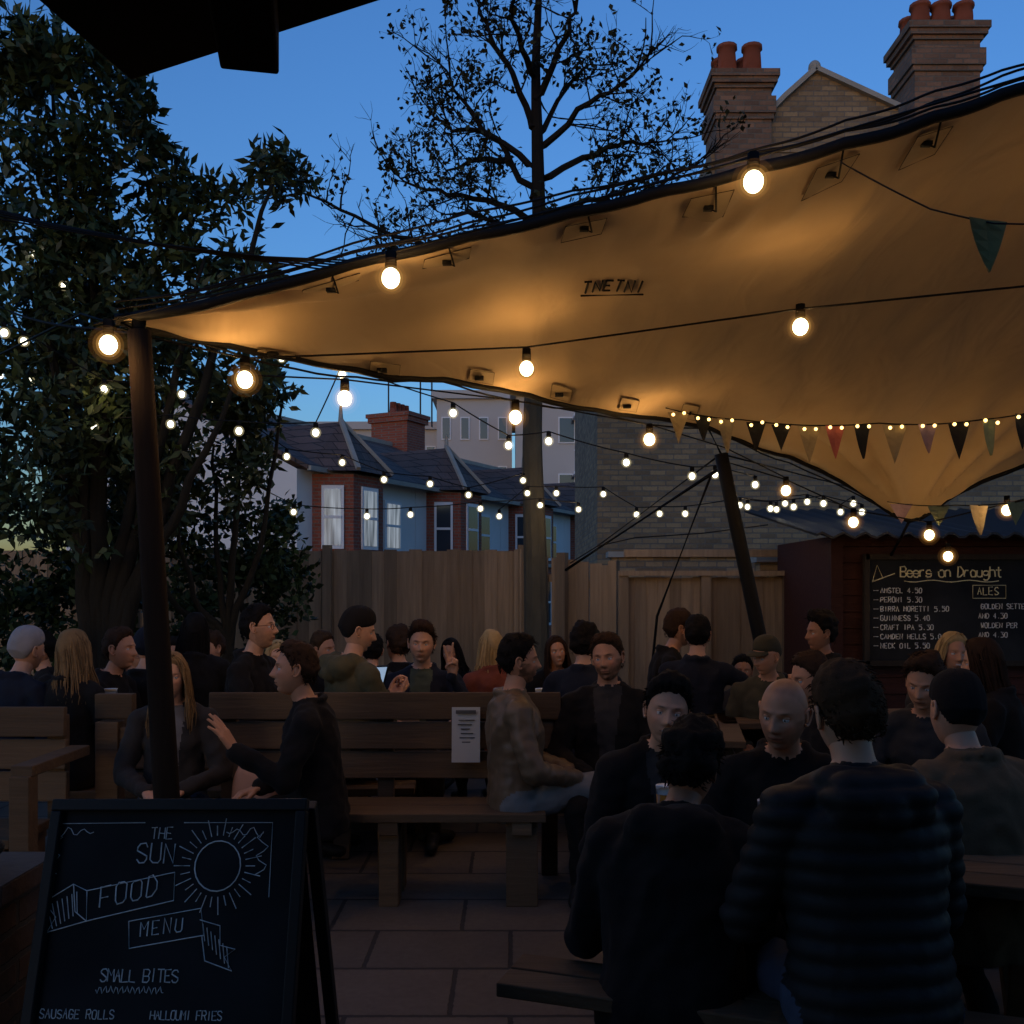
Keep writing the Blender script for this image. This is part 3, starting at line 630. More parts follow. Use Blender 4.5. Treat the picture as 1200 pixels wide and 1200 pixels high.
def picnic(name,cx,cy,yaw,Ln,Wt=.66,off=.56,zt=.75,zs=.45,cut=0):
    e=empty(name,(cx,cy,0)); mb=MB(); c=V((cx,cy,0)); d=V((math.cos(yaw),math.sin(yaw),0)); q=V((-d.y,d.x,0)); n=5
    for k in range(n): mb.obox(c+d*cut/2+q*((k+.5)/n-.5)*Wt+V((0,0,zt-.02)),d*(Ln-cut)/2,q*(Wt/n/2-.004),V((0,0,.02)))
    for s in(-1,1):
        for k in(0,1): mb.obox(c+q*s*(off+k*.13)+V((0,0,zs-.02)),d*Ln/2,q*.06,V((0,0,.021)))
        for t in(-.30,.30):
            p=c+d*Ln*t; mb.beam(p+q*s*.22+V((0,0,zt-.05)),p+q*s*(off+.02)+V((0,0,0)),.05,.1,0,d)
    for t in(-.30,.30):
        p=c+d*(Ln*t+.05); mb.beam(p-q*(off+.15)+V((0,0,zs-.09)),p+q*(off+.15)+V((0,0,zs-.09)),.045,.09); mb.beam(p-q*Wt/2+V((0,0,zt-.09)),p+q*Wt/2+V((0,0,zt-.09)),.045,.08)
    mb.obj('timber',M['wood_x'],e,bevel=.005); return e
picnic('picnic_table',1.12,3.25,-.335,1.95,cut=.26)
picnic('picnic_table',2.5,4.1,-.2,1.7)
picnic('picnic_table',-1.7,6.35,.05,2.2)
picnic('picnic_table',-.1,7.0,0,1.9); picnic('picnic_table',2.2,6.6,.1,1.8); picnic('picnic_table',1.1,6.2,1.4,1.4)
def glass(p,h=.15,r=.038,full=.8):
    mb=MB(); p=V(p); mb.tube([p+V((0,0,.0)),p+V((0,0,h*full))],[r*.75,r*.95],0,14); mb.tube([p+V((0,0,h*full+.001)),p+V((0,0,h))],[r*.97,r],1,14); mb.obj('pint_glass',[M['beer'],M['whitepaint']],None,True)
for p in((-2.35,5.75,.865),(-2.55,5.8,.865),(-1.2,6.2,.75),(.85,3.25,.75),(1.15,3.2,.75),(.55,3.5,.75),(2.3,4.1,.75),(2.6,4.2,.75),(1.95,6.4,.75),(2.1,6.6,.75),(.2,6.9,.75),(-.5,6.9,.75)): glass(p)
# ---------------------------------------------------------------- trees
def leafmesh(name,C,D,Ls,Ws,m,parent=None):
    n=len(C); C=np.array(C);D=np.array(D); D/=np.linalg.norm(D,axis=1)[:,None]+1e-9
    rr=NR.normal(size=(n,3)); U=np.cross(D,rr); U/=np.linalg.norm(U,axis=1)[:,None]+1e-9; Nn=np.cross(D,U)
    Ls=np.array(Ls)[:,None];Ws=np.array(Ws)[:,None]
    P=np.stack([C,C+D*Ls*.45+U*Ws*.5+Nn*Ws*.15,C+D*Ls,C+D*Ls*.45-U*Ws*.5+Nn*Ws*.15],1).reshape(-1,3)
    me=bpy.data.meshes.new(name); me.vertices.add(4*n); me.vertices.foreach_set('co',P.ravel()); me.loops.add(4*n); me.loops.foreach_set('vertex_index',np.arange(4*n)); me.polygons.add(n); me.polygons.foreach_set('loop_start',np.arange(n)*4); me.polygons.foreach_set('loop_total',np.full(n,4)); me.materials.append(m); me.update(calc_edges=True); me.validate()
    return put(name,me,parent)
def clumps(blobs,dens,LL,LW,per=15):
    C=[];D=[];A=[];B=[]
    for c,r in blobs:
        n=int(dens*r[0]*r[1]*14)+6
        for _ in range(n):
            while 1:
                q=NR.uniform(-1,1,3); l=np.linalg.norm(q)
                if l<1 and l>.25 : break
            q=q*(1+.25*noise.noise(V(q*2.2)+V(c)))
            p=np.array([c[0]+q[0]*r[0],c[1]+q[1]*r[1],c[2]+q[2]*r[2]])
            if noise.noise(V(p*1.9))<-.15: continue
            ax=NR.normal(size=3)+np.array([q[0],q[1],.5+q[2]])*1.2; ax/=np.linalg.norm(ax)
            for k in range(per):
                d=NR.normal(size=3)*.75+ax*.6; C.append(p+ax*NR.uniform(-.10,.12)+NR.normal(size=3)*.025);D.append(d);A.append(LL*NR.uniform(.6,1.25));B.append(LW*NR.uniform(.7,1.2))
    return C,D,A,B
def blob(a,b,r,d,dep=None): 
    p=sv(a,b,d); rr=r*d/F; return (p,(rr,dep or max(.5,rr*.9),rr))
e=empty('evergreen_tree',(-3.2,7.5,0))
BL=[blob(*q) for q in[(20,70,38,7),(62,85,42,7),(35,150,62,7.2),(110,105,36,7.2),(130,180,46,7.4),(60,240,85,7.5),(150,260,58,7.6),(20,330,95,7.4),(110,340,75,7.6),(205,235,38,7.8),(245,285,44,8),(285,245,24,8),(320,212,16,8),(342,203,9,8),(215,330,65,8),(285,350,50,8),(60,440,105,7.6),(180,430,80,8),(270,430,66,8.2),(325,465,38,8.4),(50,560,115,7.6),(160,550,95,8),(245,530,75,8.4),(290,520,45,8.6),(182,160,12,7.5),(165,105,12,7.3),(110,500,100,8.3),(100,400,100,8.3)]]
C,D,A,B=clumps(BL,24,.125,.047,13); leafmesh('foliage',C,D,A,B,M['leaf'],e); print('leaves',len(C))
mb=MB()
def limb(pts,r0,r1,m=0,n=7):
    c=catmull(pts,5); k=len(c)-1; c=[p+V((noise.noise(p*3),noise.noise(p*3+V((9,0,0))),0))*.05 for p in c]; mb.tube(c,[r0+(r1-r0)*i/k for i in range(k+1)],m,n); return c
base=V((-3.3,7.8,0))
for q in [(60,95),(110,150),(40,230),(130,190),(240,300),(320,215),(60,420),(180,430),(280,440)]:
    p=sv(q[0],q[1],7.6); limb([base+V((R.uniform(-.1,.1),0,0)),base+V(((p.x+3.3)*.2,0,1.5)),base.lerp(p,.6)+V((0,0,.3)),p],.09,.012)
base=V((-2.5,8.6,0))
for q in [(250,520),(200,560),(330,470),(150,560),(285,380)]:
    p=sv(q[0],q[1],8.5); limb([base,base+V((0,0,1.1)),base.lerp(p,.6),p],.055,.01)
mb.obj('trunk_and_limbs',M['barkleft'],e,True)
e=empty('ivy_hedge',(-3,9.6,0)); BL=[blob(*q) for q in[(30,640,90,9),(110,650,90,9),(30,560,100,9.2),(110,570,100,9.2),(200,650,75,9.3),(200,590,60,9.4),(270,640,55,9.6),(320,655,42,9.8),(338,690,34,9.8),(290,700,60,9.6),(200,720,70,9.2),(90,730,80,9),(0,720,80,8.8),(320,735,40,9.6),(240,770,60,9.3),(120,790,80,9),(335,610,18,9.9)]]
C,D,A,B=clumps(BL,17,.09,.06,13); leafmesh('foliage',C,D,A,B,M['ivy'],e); print('leaves',len(C))
mb=MB()
for x in(-4.2,-3.2,-2.6): limb([V((x,9.6,0)),V((x+.1,9.6,.8)),V((x-.1,9.6,1.7))],.05,.02)
mb.obj('stems',M['barkleft'],e,True)
print('trees1',time.time()-T0,len(C))
e=empty('deciduous_tree',(.25,10.3,0)); mb=MB(); DT=10.3
tp=[V((.28,DT,0)),sv(627,640,DT),sv(624,500,DT),sv(632,330,DT),sv(630,180,DT),sv(628,80,DT),sv(632,-30,DT),sv(628,-110,DT)]
c=catmull(tp,6); k=len(c)-1; kk=k*3//7
mb.tube(c[:kk+1],[.15-.135*(i/k)**.8 for i in range(kk+1)],0,10); mb.tube(c[kk:],[.15-.135*(i/k)**.8 for i in range(kk,k+1)],1,10)  # upper trunk takes darker bark: silhouette shade put into the colour
tips=[]
def twig(p,d,Ln,r,dep):
    n=4; pts=[p]; dirs=[]
    for i in range(n):
        d=(d+V((R.gauss(0,.16),R.gauss(0,.16),R.gauss(.03,.14)))).normalized(); pts.append(pts[-1]+d*Ln/n); dirs.append(d)
    mb.tube(pts,[r*(1-.65*i/n) for i in range(n+1)],1,4 if dep<2 else 3,False)
    if dep>=1: tips.extend([(q,d) for q in pts[1:]])
    if dep<3:
        for _ in range(3 if dep<2 else 3):
            i=R.randint(1,n); s=V((R.gauss(0,1),R.gauss(0,1),R.gauss(.15,.7))).normalized(); twig(pts[i],(dirs[i-1]*.75+s*.75).normalized(),Ln*R.uniform(.45,.7),r*.55,dep+1)
Lm=[[(630,300),(560,285),(480,280),(400,245),(345,225)],[(630,320),(560,315),(490,300),(440,285)],[(630,290),(700,260),(760,225),(822,185)],[(630,250),(690,235),(740,215),(790,200)],[(629,230),(590,180),(545,120),(515,75)],[(629,200),(575,160),(530,150),(500,125)],[(629,180),(680,130),(725,100),(755,75)],[(629,150),(600,90),(575,40),(560,0)],[(629,120),(655,60),(672,10),(680,-40)],[(629,260),(570,235),(510,225),(470,210)],[(630,210),(700,180),(740,170),(780,165)],[(628,90),(605,40),(600,-20)],[(630,340),(680,310),(720,280)],[(630,280),(580,260),(520,250)],[(629,165),(655,120),(690,75)],[(600,185),(560,190),(520,200)]]
for q in Lm:
    dd=R.uniform(-1.3,1.3); pts=[sv(a,b,DT+dd*i/(len(q)-1)) for i,(a,b) in enumerate(q)]; c=catmull(pts,4); k=len(c)-1
    c=[p+V((R.gauss(0,.02),R.gauss(0,.02),R.gauss(0,.02))) for p in c]
    mb.tube(c,[.042-.033*i/k for i in range(k+1)],1,5)
    for i in range(3,k+1):
        for _ in range(2 if i%3==0 else 1):
            d=(c[i]-c[i-1]).normalized(); s=V((R.gauss(0,1),R.gauss(0,1),R.gauss(.2,.8))).normalized(); twig(c[i],(d*.6+s*.8).normalized(),R.uniform(.35,.62),.012,1)
mb.obj('trunk_and_branches',[M['bark'],M['barkdark']],e,False)
C=[];D=[];A=[];B=[]
for p,d in tips:
    if R.random()<.68 or noise.noise(p*1.6)<-.12: continue
    for _ in range(R.randint(1,3)):
        C.append(list(p+V((R.gauss(0,.04),R.gauss(0,.04),R.gauss(0,.04)))));D.append([R.gauss(0,1),R.gauss(0,1),R.gauss(-.4,1)]);A.append(R.uniform(.05,.09));B.append(R.uniform(.03,.055))
leafmesh('foliage',C,D,A,B,M['leaf2'],e)
print('trees2',time.time()-T0,len(tips),len(C))
# ---------------------------------------------------------------- people
def headmat():
    m,n,b=nt('skin_face'); a=n.nodes.new('ShaderNodeVertexColor'); a.layer_name='Col'
    no=n.nodes.new('ShaderNodeTexNoise'); no.inputs['Scale'].default_value=35; no.inputs['Detail'].default_value=4
    tc=n.nodes.new('ShaderNodeTexCoord'); L(n,tc.outputs['Object'],no.inputs[0])
    L(n,mulcol(n,a.outputs[0],mth(n,'MULTIPLY_ADD',no.outputs[0],.3,.85)),b.inputs['Base Color'])
    b.inputs['Roughness'].default_value=.5; b.inputs['Specular IOR Level'].default_value=.3
    return m
M['face']=headmat()
SK={'p':(.56,.29,.175),'w':(.50,.235,.13),'t':(.34,.155,.085)}
SKM={k:mat('skin_'+k,c,.5,(20,.08),None) for k,c in SK.items()}
HC={'black':(.009,.007,.006),'brown':(.035,.018,.010),'mid':(.05,.026,.013),'blonde':(.38,.25,.11),'dblonde':(.2,.12,.055),'grey':(.25,.24,.23),'ginger':(.14,.06,.025)}
HM={k:mat('hair_'+k,c,.8,(30,.3),(160,.5,.003),.4,spec=.10) for k,c in HC.items()}
M['eyew']=mat('eye_white',(.6,.57,.54),.25,(5,.02),None); M['iris']=mat('iris',(.03,.02,.015),.15,(5,.05),None); M['lens']=glassmat('spectacle_frame',(.01,.01,.01))
CL={}
def cloth(name,c,rough=.9,sheen=.03):
    if name not in CL: CL[name]=mat('cloth_'+name,c,rough,(14,.25),(120,.35,.003),spec=.10,sheen=sheen)
    return CL[name]
for k,c in dict(black=(.013,.011,.010),navy=(.015,.017,.025),charcoal=(.036,.032,.030),olive=(.085,.072,.038),brown=(.075,.05,.03),rust=(.18,.05,.03),denim=(.05,.06,.09),ldenim=(.17,.17,.17),grey=(.15,.135,.13),dgreen=(.065,.078,.055),cream=(.4,.36,.3),tan=(.12,.08,.046),knit=(.28,.26,.26),camo=(.06,.05,.03),white=(.5,.5,.5),plum=(.05,.02,.025)).items(): cloth(k,c)
CL['puffer']=mat('cloth_puffer',(.015,.014,.014),.6,(5,.12),(50,.2,.003),spec=.16)
CL['leather']=mat('cloth_leather',(.13,.082,.045),.5,(8,.35),(50,.4,.004),spec=.4)
HANDS={}
def handmesh(pose,flip):
    key=(pose,flip)
    if key in HANDS: return HANDS[key]
    curls={'relax':[25,28,32,38],'peace':[3,2,85,88],'grip':[55,58,60,62],'flat':[8,6,8,10]}[pose]
    mb=MB(); kn=[(.027,.086,0),(.009,.092,.002),(-.009,.088,.001),(-.026,.079,-.002)]; ln=[(.042,.025,.02),(.046,.029,.021),(.042,.026,.02),(.032,.02,.017)]; sp=[.14,.0,-.06,-.16]
    if pose=='peace': sp=[.26,-.16,-.05,-.12]
    for i in range(4):
        k=V(kn[i]); mb.capsule((kn[i][0]*.5,.0,0),k,.017,.0115); a=0;p=k
        for j in range(3):
            a+=math.radians(curls[i])*(1 if j else .9); d=V((sp[i]*math.cos(a),math.cos(a),-math.sin(a))).normalized(); q=p+d*ln[i][j]; mb.capsule(p,q,.0092-.0008*j,.0086-.001*j); p=q
    tp=[(.016,.018,-.004),(.04,.045,-.012),(.052,.072,-.02),(.053,.095,-.027)] if pose!='peace' else [(.016,.018,-.006),(.032,.045,-.022),(.018,.066,-.038),(-.002,.075,-.042)]
    for j in range(3): mb.capsule(tp[j],tp[j+1],[.015,.011,.0095][j],[.0115,.0095,.008][j])
    mb.capsule((0,-.03,0),(0,.01,0),.023,.022)
    if flip: mb.v=[(-x,y,z) for x,y,z in mb.v]
    me=fused(mb,.0045,2); HANDS[key]=me; return me
def headfn(X,Y,Z,fem):
    """unit directions -> head surface (m)"""
    k=np.clip(-Z,0,1); sth=np.sqrt(np.clip(1-Z*Z,1e-9,1)); rh=np.where(Z<0,sth**.72,sth**.86); cx=X/sth; cy=Y/sth
    wx=.0775 if not fem else .073
    x=wx*rh*cx*(1-(.27 if not fem else .34)*k**1.5); y=np.where(cy>0,.091,.105)*rh*cy; y=np.where(cy<0,y*(1-.5*k**.8),y); y=y+.012*k
    z=.119*Z; fr=np.clip(cy*1.6,0,1)*(rh>.25)
    g=lambda a,s:np.exp(-(a/s)**2); ax=np.abs(x)
    pr=np.interp(z,[-.041,-.033,-.024,-.012,.01,.026],[0,.75,1,.72,.34,0]); wn_=np.interp(z,[-.04,-.02,.02],[.0165,.0135,.008])
    y=y+fr*(.029*(.85 if fem else 1)*pr*g(x,wn_)); y=y+fr*(-.0125*g(ax-.031,.0165)*g(z-.006,.012)); y=y+fr*.007*(.6 if fem else 1)*g(ax-.026,.024)*g(z-.030,.009)
    y=y+fr*(.0085*g(x,.023)*g(z+.060,.012)-.0055*g(x,.025)*g(z+.0595,.0028)-.005*g(x,.03)*g(z+.079,.007)); y=y+fr*.008*g(x,.022)*g(z+.101,.014)
    y=y+fr*.004*g(ax-.045,.018)*g(z+.02,.018)
    return x,y,z
def noise3(P,s,seed): return np.array([noise.noise(V((p[0]*s+seed,p[1]*s,p[2]*s))) for p in P])
HY_=[-1,-.45,-.12,.02,.16,.30,.5,.75,.9,1]
def hairline(yn,front,temple,ear,back): return np.interp(yn,HY_,[back,back,ear-.004,ear+.006,ear-.022,ear+.018,temple+.012,front+.010,front,front-.002])
def sphere_dirs(nu,nv):
    th=np.linspace(0,math.pi,nv+1)[1:-1]; t=np.arange(nu)/nu*2*math.pi; ph=t-.45*np.sin(t)
    TH,PH=np.meshgrid(th,ph,indexing='ij'); X=np.sin(TH)*np.sin(PH);Y=np.sin(TH)*np.cos(PH);Z=np.cos(TH)
    X=np.concatenate([X.ravel(),[0,0]]);Y=np.concatenate([Y.ravel(),[1e-4,1e-4]]);Z=np.concatenate([Z.ravel(),[.99999,-.99999]])
    fs=[];r=nv-1
    for i in range(r-1):
        for j in range(nu): k=(j+1)%nu; fs.append((i*nu+j,(i+1)*nu+j,(i+1)*nu+k,i*nu+k))
    a=r*nu
    for j in range(nu): k=(j+1)%nu; fs.append((a,j,k)); fs.append((a+1,(r-1)*nu+k,(r-1)*nu+j))
    return X,Y,Z,fs
def head(par,Mx,skin='p',fem=False,hair='black',style='short',beard=0,glasses=False,hi=True,seed=1,hat=None,hatm=None,longL=.3,smile=0):
    rs=random.Random(seed)
    X,Y,Z,fs=sphere_dirs(*( (76,76) if hi else (56,56)))
    x,y,z=headfn(X,Y,Z,fem); P=np.stack([x,y,z],1); sk=np.array(SK[skin])*rs.uniform(.88,1.08); hc=np.array(HC[hair])
    col=np.tile(sk,(len(P),1)); g=lambda a,s:np.exp(-(a/s)**2); ax=np.abs(x); fr=(y>.03)
    def blend(w,c):
        nonlocal col; w=np.clip(w,0,1)[:,None]; col=col*(1-w)+np.array(c)*w
    blend(fr*.35*g(ax-.045,.02)*g(z+.02,.02),sk*np.array([1.05,.68,.65]))
    blend(fr*np.clip(1.6*g(x,.023)**2*g(z+.059,.0085)**2,0,1)*.75,sk*np.array([.75,.45,.45]))
    blend(fr*(np.abs(z+.0595)<.0018)*(ax<.024)*.85,(.04,.015,.012))
    if smile: blend(fr*(np.abs(z+.0585)<.0035)*(ax<.016)*.9,(.6,.56,.5))
    blend(fr*np.clip(1.5*g((ax-.031),.016)**2*g(z-.026-.003*np.sin((ax-.01)*70),.0038)**2,0,1)*(.9 if not fem else .6)*(ax>.010),hc*.8)
    blend(fr*g(ax-.031,.013)*g(z-.012,.0022)*.7,(.03,.02,.015))
    if beard:
        wb=np.clip((-.030-z)/.02,0,1)+np.clip((ax-.056)/.012,0,1)*(z<.0)*(z>-.09)
        wb=np.where((ax<.022)&(z>-.072)&(z<-.05),.12,wb); wb=np.where(y<-.0,0,wb); nn=.75+.5*noise3(P,60,seed); blend(np.clip(wb*nn,0,1)*beard,hc*.9)
    if style in('buzz',):
        yn=y/.1; zl=np.interp(yn,[-1,-.45,-.12,.12,.45,.8,1],[-.078,-.078,.004,.016,.075,.10,.11]); blend(np.clip((z-zl)/.02,0,1)*.45*(.8+.4*noise3(P,40,seed)),hc)
    me=bpy.data.meshes.new('head'); me.from_pydata([tuple(p) for p in P],[],fs); at=me.color_attributes.new('Col','FLOAT_COLOR','POINT')
    at.data.foreach_set('color',np.concatenate([col,np.ones((len(col),1))],1).ravel()); me.materials.append(M['face']); me.polygons.foreach_set('use_smooth',[True]*len(fs)); me.transform(Mx); put('head',me,par)
    mb=MB()
    for s in(-1,1):
        c=V((.031*s,.0685,.006))
        ro=Matrix.Rotation(math.radians(-90),3,'X'); mb.ell(c,(.0122,.0122,.0122),0,ro,14,10); mb.ell(c+V((0,.0082,-.0005)),(.0058,.0045,.0058),1,None,10,6)
        mb.ell(c+V((0,-.0005,.0066)),(.0150,.0134,.0078),2,None,14,8); mb.ell(c+V((0,-.002,-.0100)),(.0145,.0125,.0055),2,None,14,8)
        cx=s*(.0755 if not fem else .071); e_=[V((cx,.012,-.024)),V((cx+s*.006,.0,-.030)),V((cx+s*.010,-.014,-.014)),V((cx+s*.013,-.020,.008)),V((cx+s*.012,-.012,.026)),V((cx+s*.007,.004,.024)),V((cx+s*.002,.010,.012))]
        mb.tube(catmull(e_,3),.0050,2,6); mb.ell((cx+s*.004,-.006,-.002),(.004,.015,.024),2,None,10,6)
    mb.v=[tuple(Mx@V(v)) for v in mb.v]; mb.obj('eyes_and_ears',[M['eyew'],M['iris'],SKM[skin]],par,True)
    def shell(name,front,temple,ear,back,th,nz,m,fine=.25,ribs=0,ragged=.0,hat_=False,swept=0):
        X,Y,Z,fs=sphere_dirs(72,60); x,y,z=headfn(X,Y,Z,fem)
        P=np.stack([x,np.where(y>.02,np.minimum(y,.095),y),z],1); yn=y/.1
        zl=np.interp(yn,[-1,-.45,-.12,.12,.45,.8,1],[back,back,ear,ear+.012,temple,front,front]) if hat_ else hairline(yn,front,temple,ear,back)
        zl=zl+ragged*(noise3(P*np.array([1,1,0]),45,seed+3)+.6*noise3(P*np.array([1,1,0]),120,seed+5))
        wgt=np.clip((z-zl)/.012,0,1); wgt=wgt*wgt*(3-2*wgt)
        dirs=np.stack([x,y,np.maximum(z,-.02)*1.0],1); dirs/=np.linalg.norm(dirs,axis=1)[:,None]+1e-9
        rise=np.clip((z-zl)/.05,0,1)
        t=th*(.18+.35*rise+.75*np.clip(z/.1,0,1)**1.5+swept*np.clip(yn,0,1)*np.clip((z-.05)/.05,0,1)*(1+.5*np.sign(x)*np.clip(np.abs(x)/.04,0,1)))+nz*noise3(P*np.array([1,.5,1]),22,seed)*rise+nz*fine*2*noise3(P,60,seed+7)
        if ribs: t=t+.0016*np.sin(np.arctan2(x,y)*ribs)
        off=wgt*np.maximum(t,.0015)-(1-wgt)*.004; Q=P+dirs*off[:,None]
        me=bpy.data.meshes.new(name); me.from_pydata([tuple(p) for p in Q],[],fs); me.materials.append(m); me.polygons.foreach_set('use_smooth',[True]*len(fs)); me.transform(Mx); put(name,me,par)
    hm=HM[hair]
    if hat=='beanie': shell('beanie',.052,.035,.012,-.055,.022,.002,hatm,ribs=46,hat_=True)
    if hat=='cap':
        shell('cap',.056,.045,.028,-.02,.018,.002,hatm,hat_=True)
        mb=MB(); vs=[]
        for j in range(3):
            for i in range(13):
                a=math.radians(-65+130*i/12); rr=.088+.028*j*math.cos(a*1.25); vs.append((.8*rr*math.sin(a),rr*math.cos(a)+.008,.062-.008*j-.010*abs(math.sin(a))))
        vs+=[(a,b,c-.004) for a,b,c in vs]; mb.add(vs,[(j*13+i,j*13+i+1,(j+1)*13+i+1,(j+1)*13+i) for j in range(2) for i in range(12)]+[(39+j*13+i,39+j*13+i+1,39+(j+1)*13+i+1,39+(j+1)*13+i) for j in range(2) for i in range(12)]+[(26+i,27+i,66+i,65+i) for i in range(12)])
        mb.v=[tuple(Mx@V(v)) for v in mb.v]; mb.obj('cap_peak',hatm,par,True)
    if style in('buzz','bald'): pass
    elif not hat or style=='long': shell('hair',.080+rs.uniform(-.004,.006) if not fem else .084,.056 if not fem else .040,.018 if not fem else .006,-.070,{'short':.020,'quiff':.026,'curly':.036,'long':.018,'bun':.014}[style],{'short':.012,'quiff':.016,'curly':.024,'long':.004,'bun':.004}[style],hm,ragged=.009 if not fem else .004,swept={'short':.4,'quiff':1.1,'curly':.3}.get(style,0))
    mb=MB()
    if style in('short','quiff','curly') and not hat:
        for _ in range(800 if hi else 300):
            ph=rs.uniform(-math.pi,math.pi); zz=rs.uniform(-.5,.99)
            r=math.sqrt(1-zz*zz); yy=r*math.cos(ph)
            zl=float(hairline(yy,.080,.056,.018,-.064))/.119+.03
            if zz<zl: continue
            p=V((.079*r*math.sin(ph),.1*yy,.121*zz)); top_=max(0,zz); th={'short':.021,'quiff':.030,'curly':.038}[style]*(.2+.8*top_)
            nr=p.normalized(); p=p+nr*th*.7; cmb=V((rs.gauss(.35,.45),rs.gauss(.1 if style!='quiff' else .6,.5),rs.gauss(-.3,.45))); cmb=(cmb-nr*cmb.dot(nr)).normalized(); l=rs.uniform(.018,.04)*(.5+.6*top_)
            q=[p,p+cmb*l*.5+nr*.007,p+cmb*l+nr*(.007 if style=='short' else .014)]; mb.tube(q,[.0028,.0022,.0005],0,4)
    if style in('long','bun'):
        nst=260 if hi else 150
        for _ in range(nst):
            s=rs.choice((-1,1)); a=rs.uniform(.9,math.pi); 
            top=V((.02*s*rs.random(),rs.uniform(-.05,.06),.130)); side=V((.088*s*math.sin(a)*1.02,.105*math.cos(a),rs.uniform(-.01,.04)))
            low=V((side.x*(1.05+.2*rs.random()),side.y*.95-.01,-.10)); Lh=longL*rs.uniform(.7,1.1)
            end=V((low.x*rs.uniform(1.0,1.3),low.y-.01+rs.uniform(-.02,.02)+(.03 if a<1.5 else -.015),-.10-Lh))
            pts=catmull([top,(top+side)/2*1.08+V((0,0,.012)),side,low,low.lerp(end,.55)+V((rs.gauss(0,.008),rs.gauss(0,.008),0)),end],3); k=len(pts)-1
            mb.tube(pts,[.0058*(1-.75*(i/k)**3) for i in range(k+1)],0,4)
        rings=[]
        for i,(zz,wa,wb,cy) in enumerate(((.02,.075,.085,-.02),(-.05,.075,.07,-.035),(-.12,.08,.05,-.055),(-.10-longL*.5,.085,.04,-.06),(-.10-longL*.85,.06,.025,-.065))):
            rings.append([V((wa*math.cos(j*math.pi/8),cy+wb*math.sin(j*math.pi/8)*(1 if math.sin(j*math.pi/8)<0 else .35),zz)) for j in range(16)])
        mb.loft(rings,0)
    if mb.v:
        mb.v=[tuple(Mx@V(v)) for v in mb.v]; mb.obj('hair_strands',hm,par,True)
    if glasses:
        mb=MB()
        for s in(-1,1):
            mb.tube([V((.033*s+.021*math.cos(a*.5236),.094,.004+.017*math.sin(a*.5236))) for a in range(13)],.0016,0,5)
            mb.tube([V((.054*s,.093,.008)),V((.076*s,.07,.010)),V((.082*s,-.005,.008))],.0015,0,5)
        mb.tube([V((-.012,.094,.006)),V((0,.1,.009)),V((.012,.094,.006))],.0015,0,5)
        mb.v=[tuple(Mx@V(v)) for v in mb.v]; mb.obj('spectacles',M['lens'],par,True)
PN=0
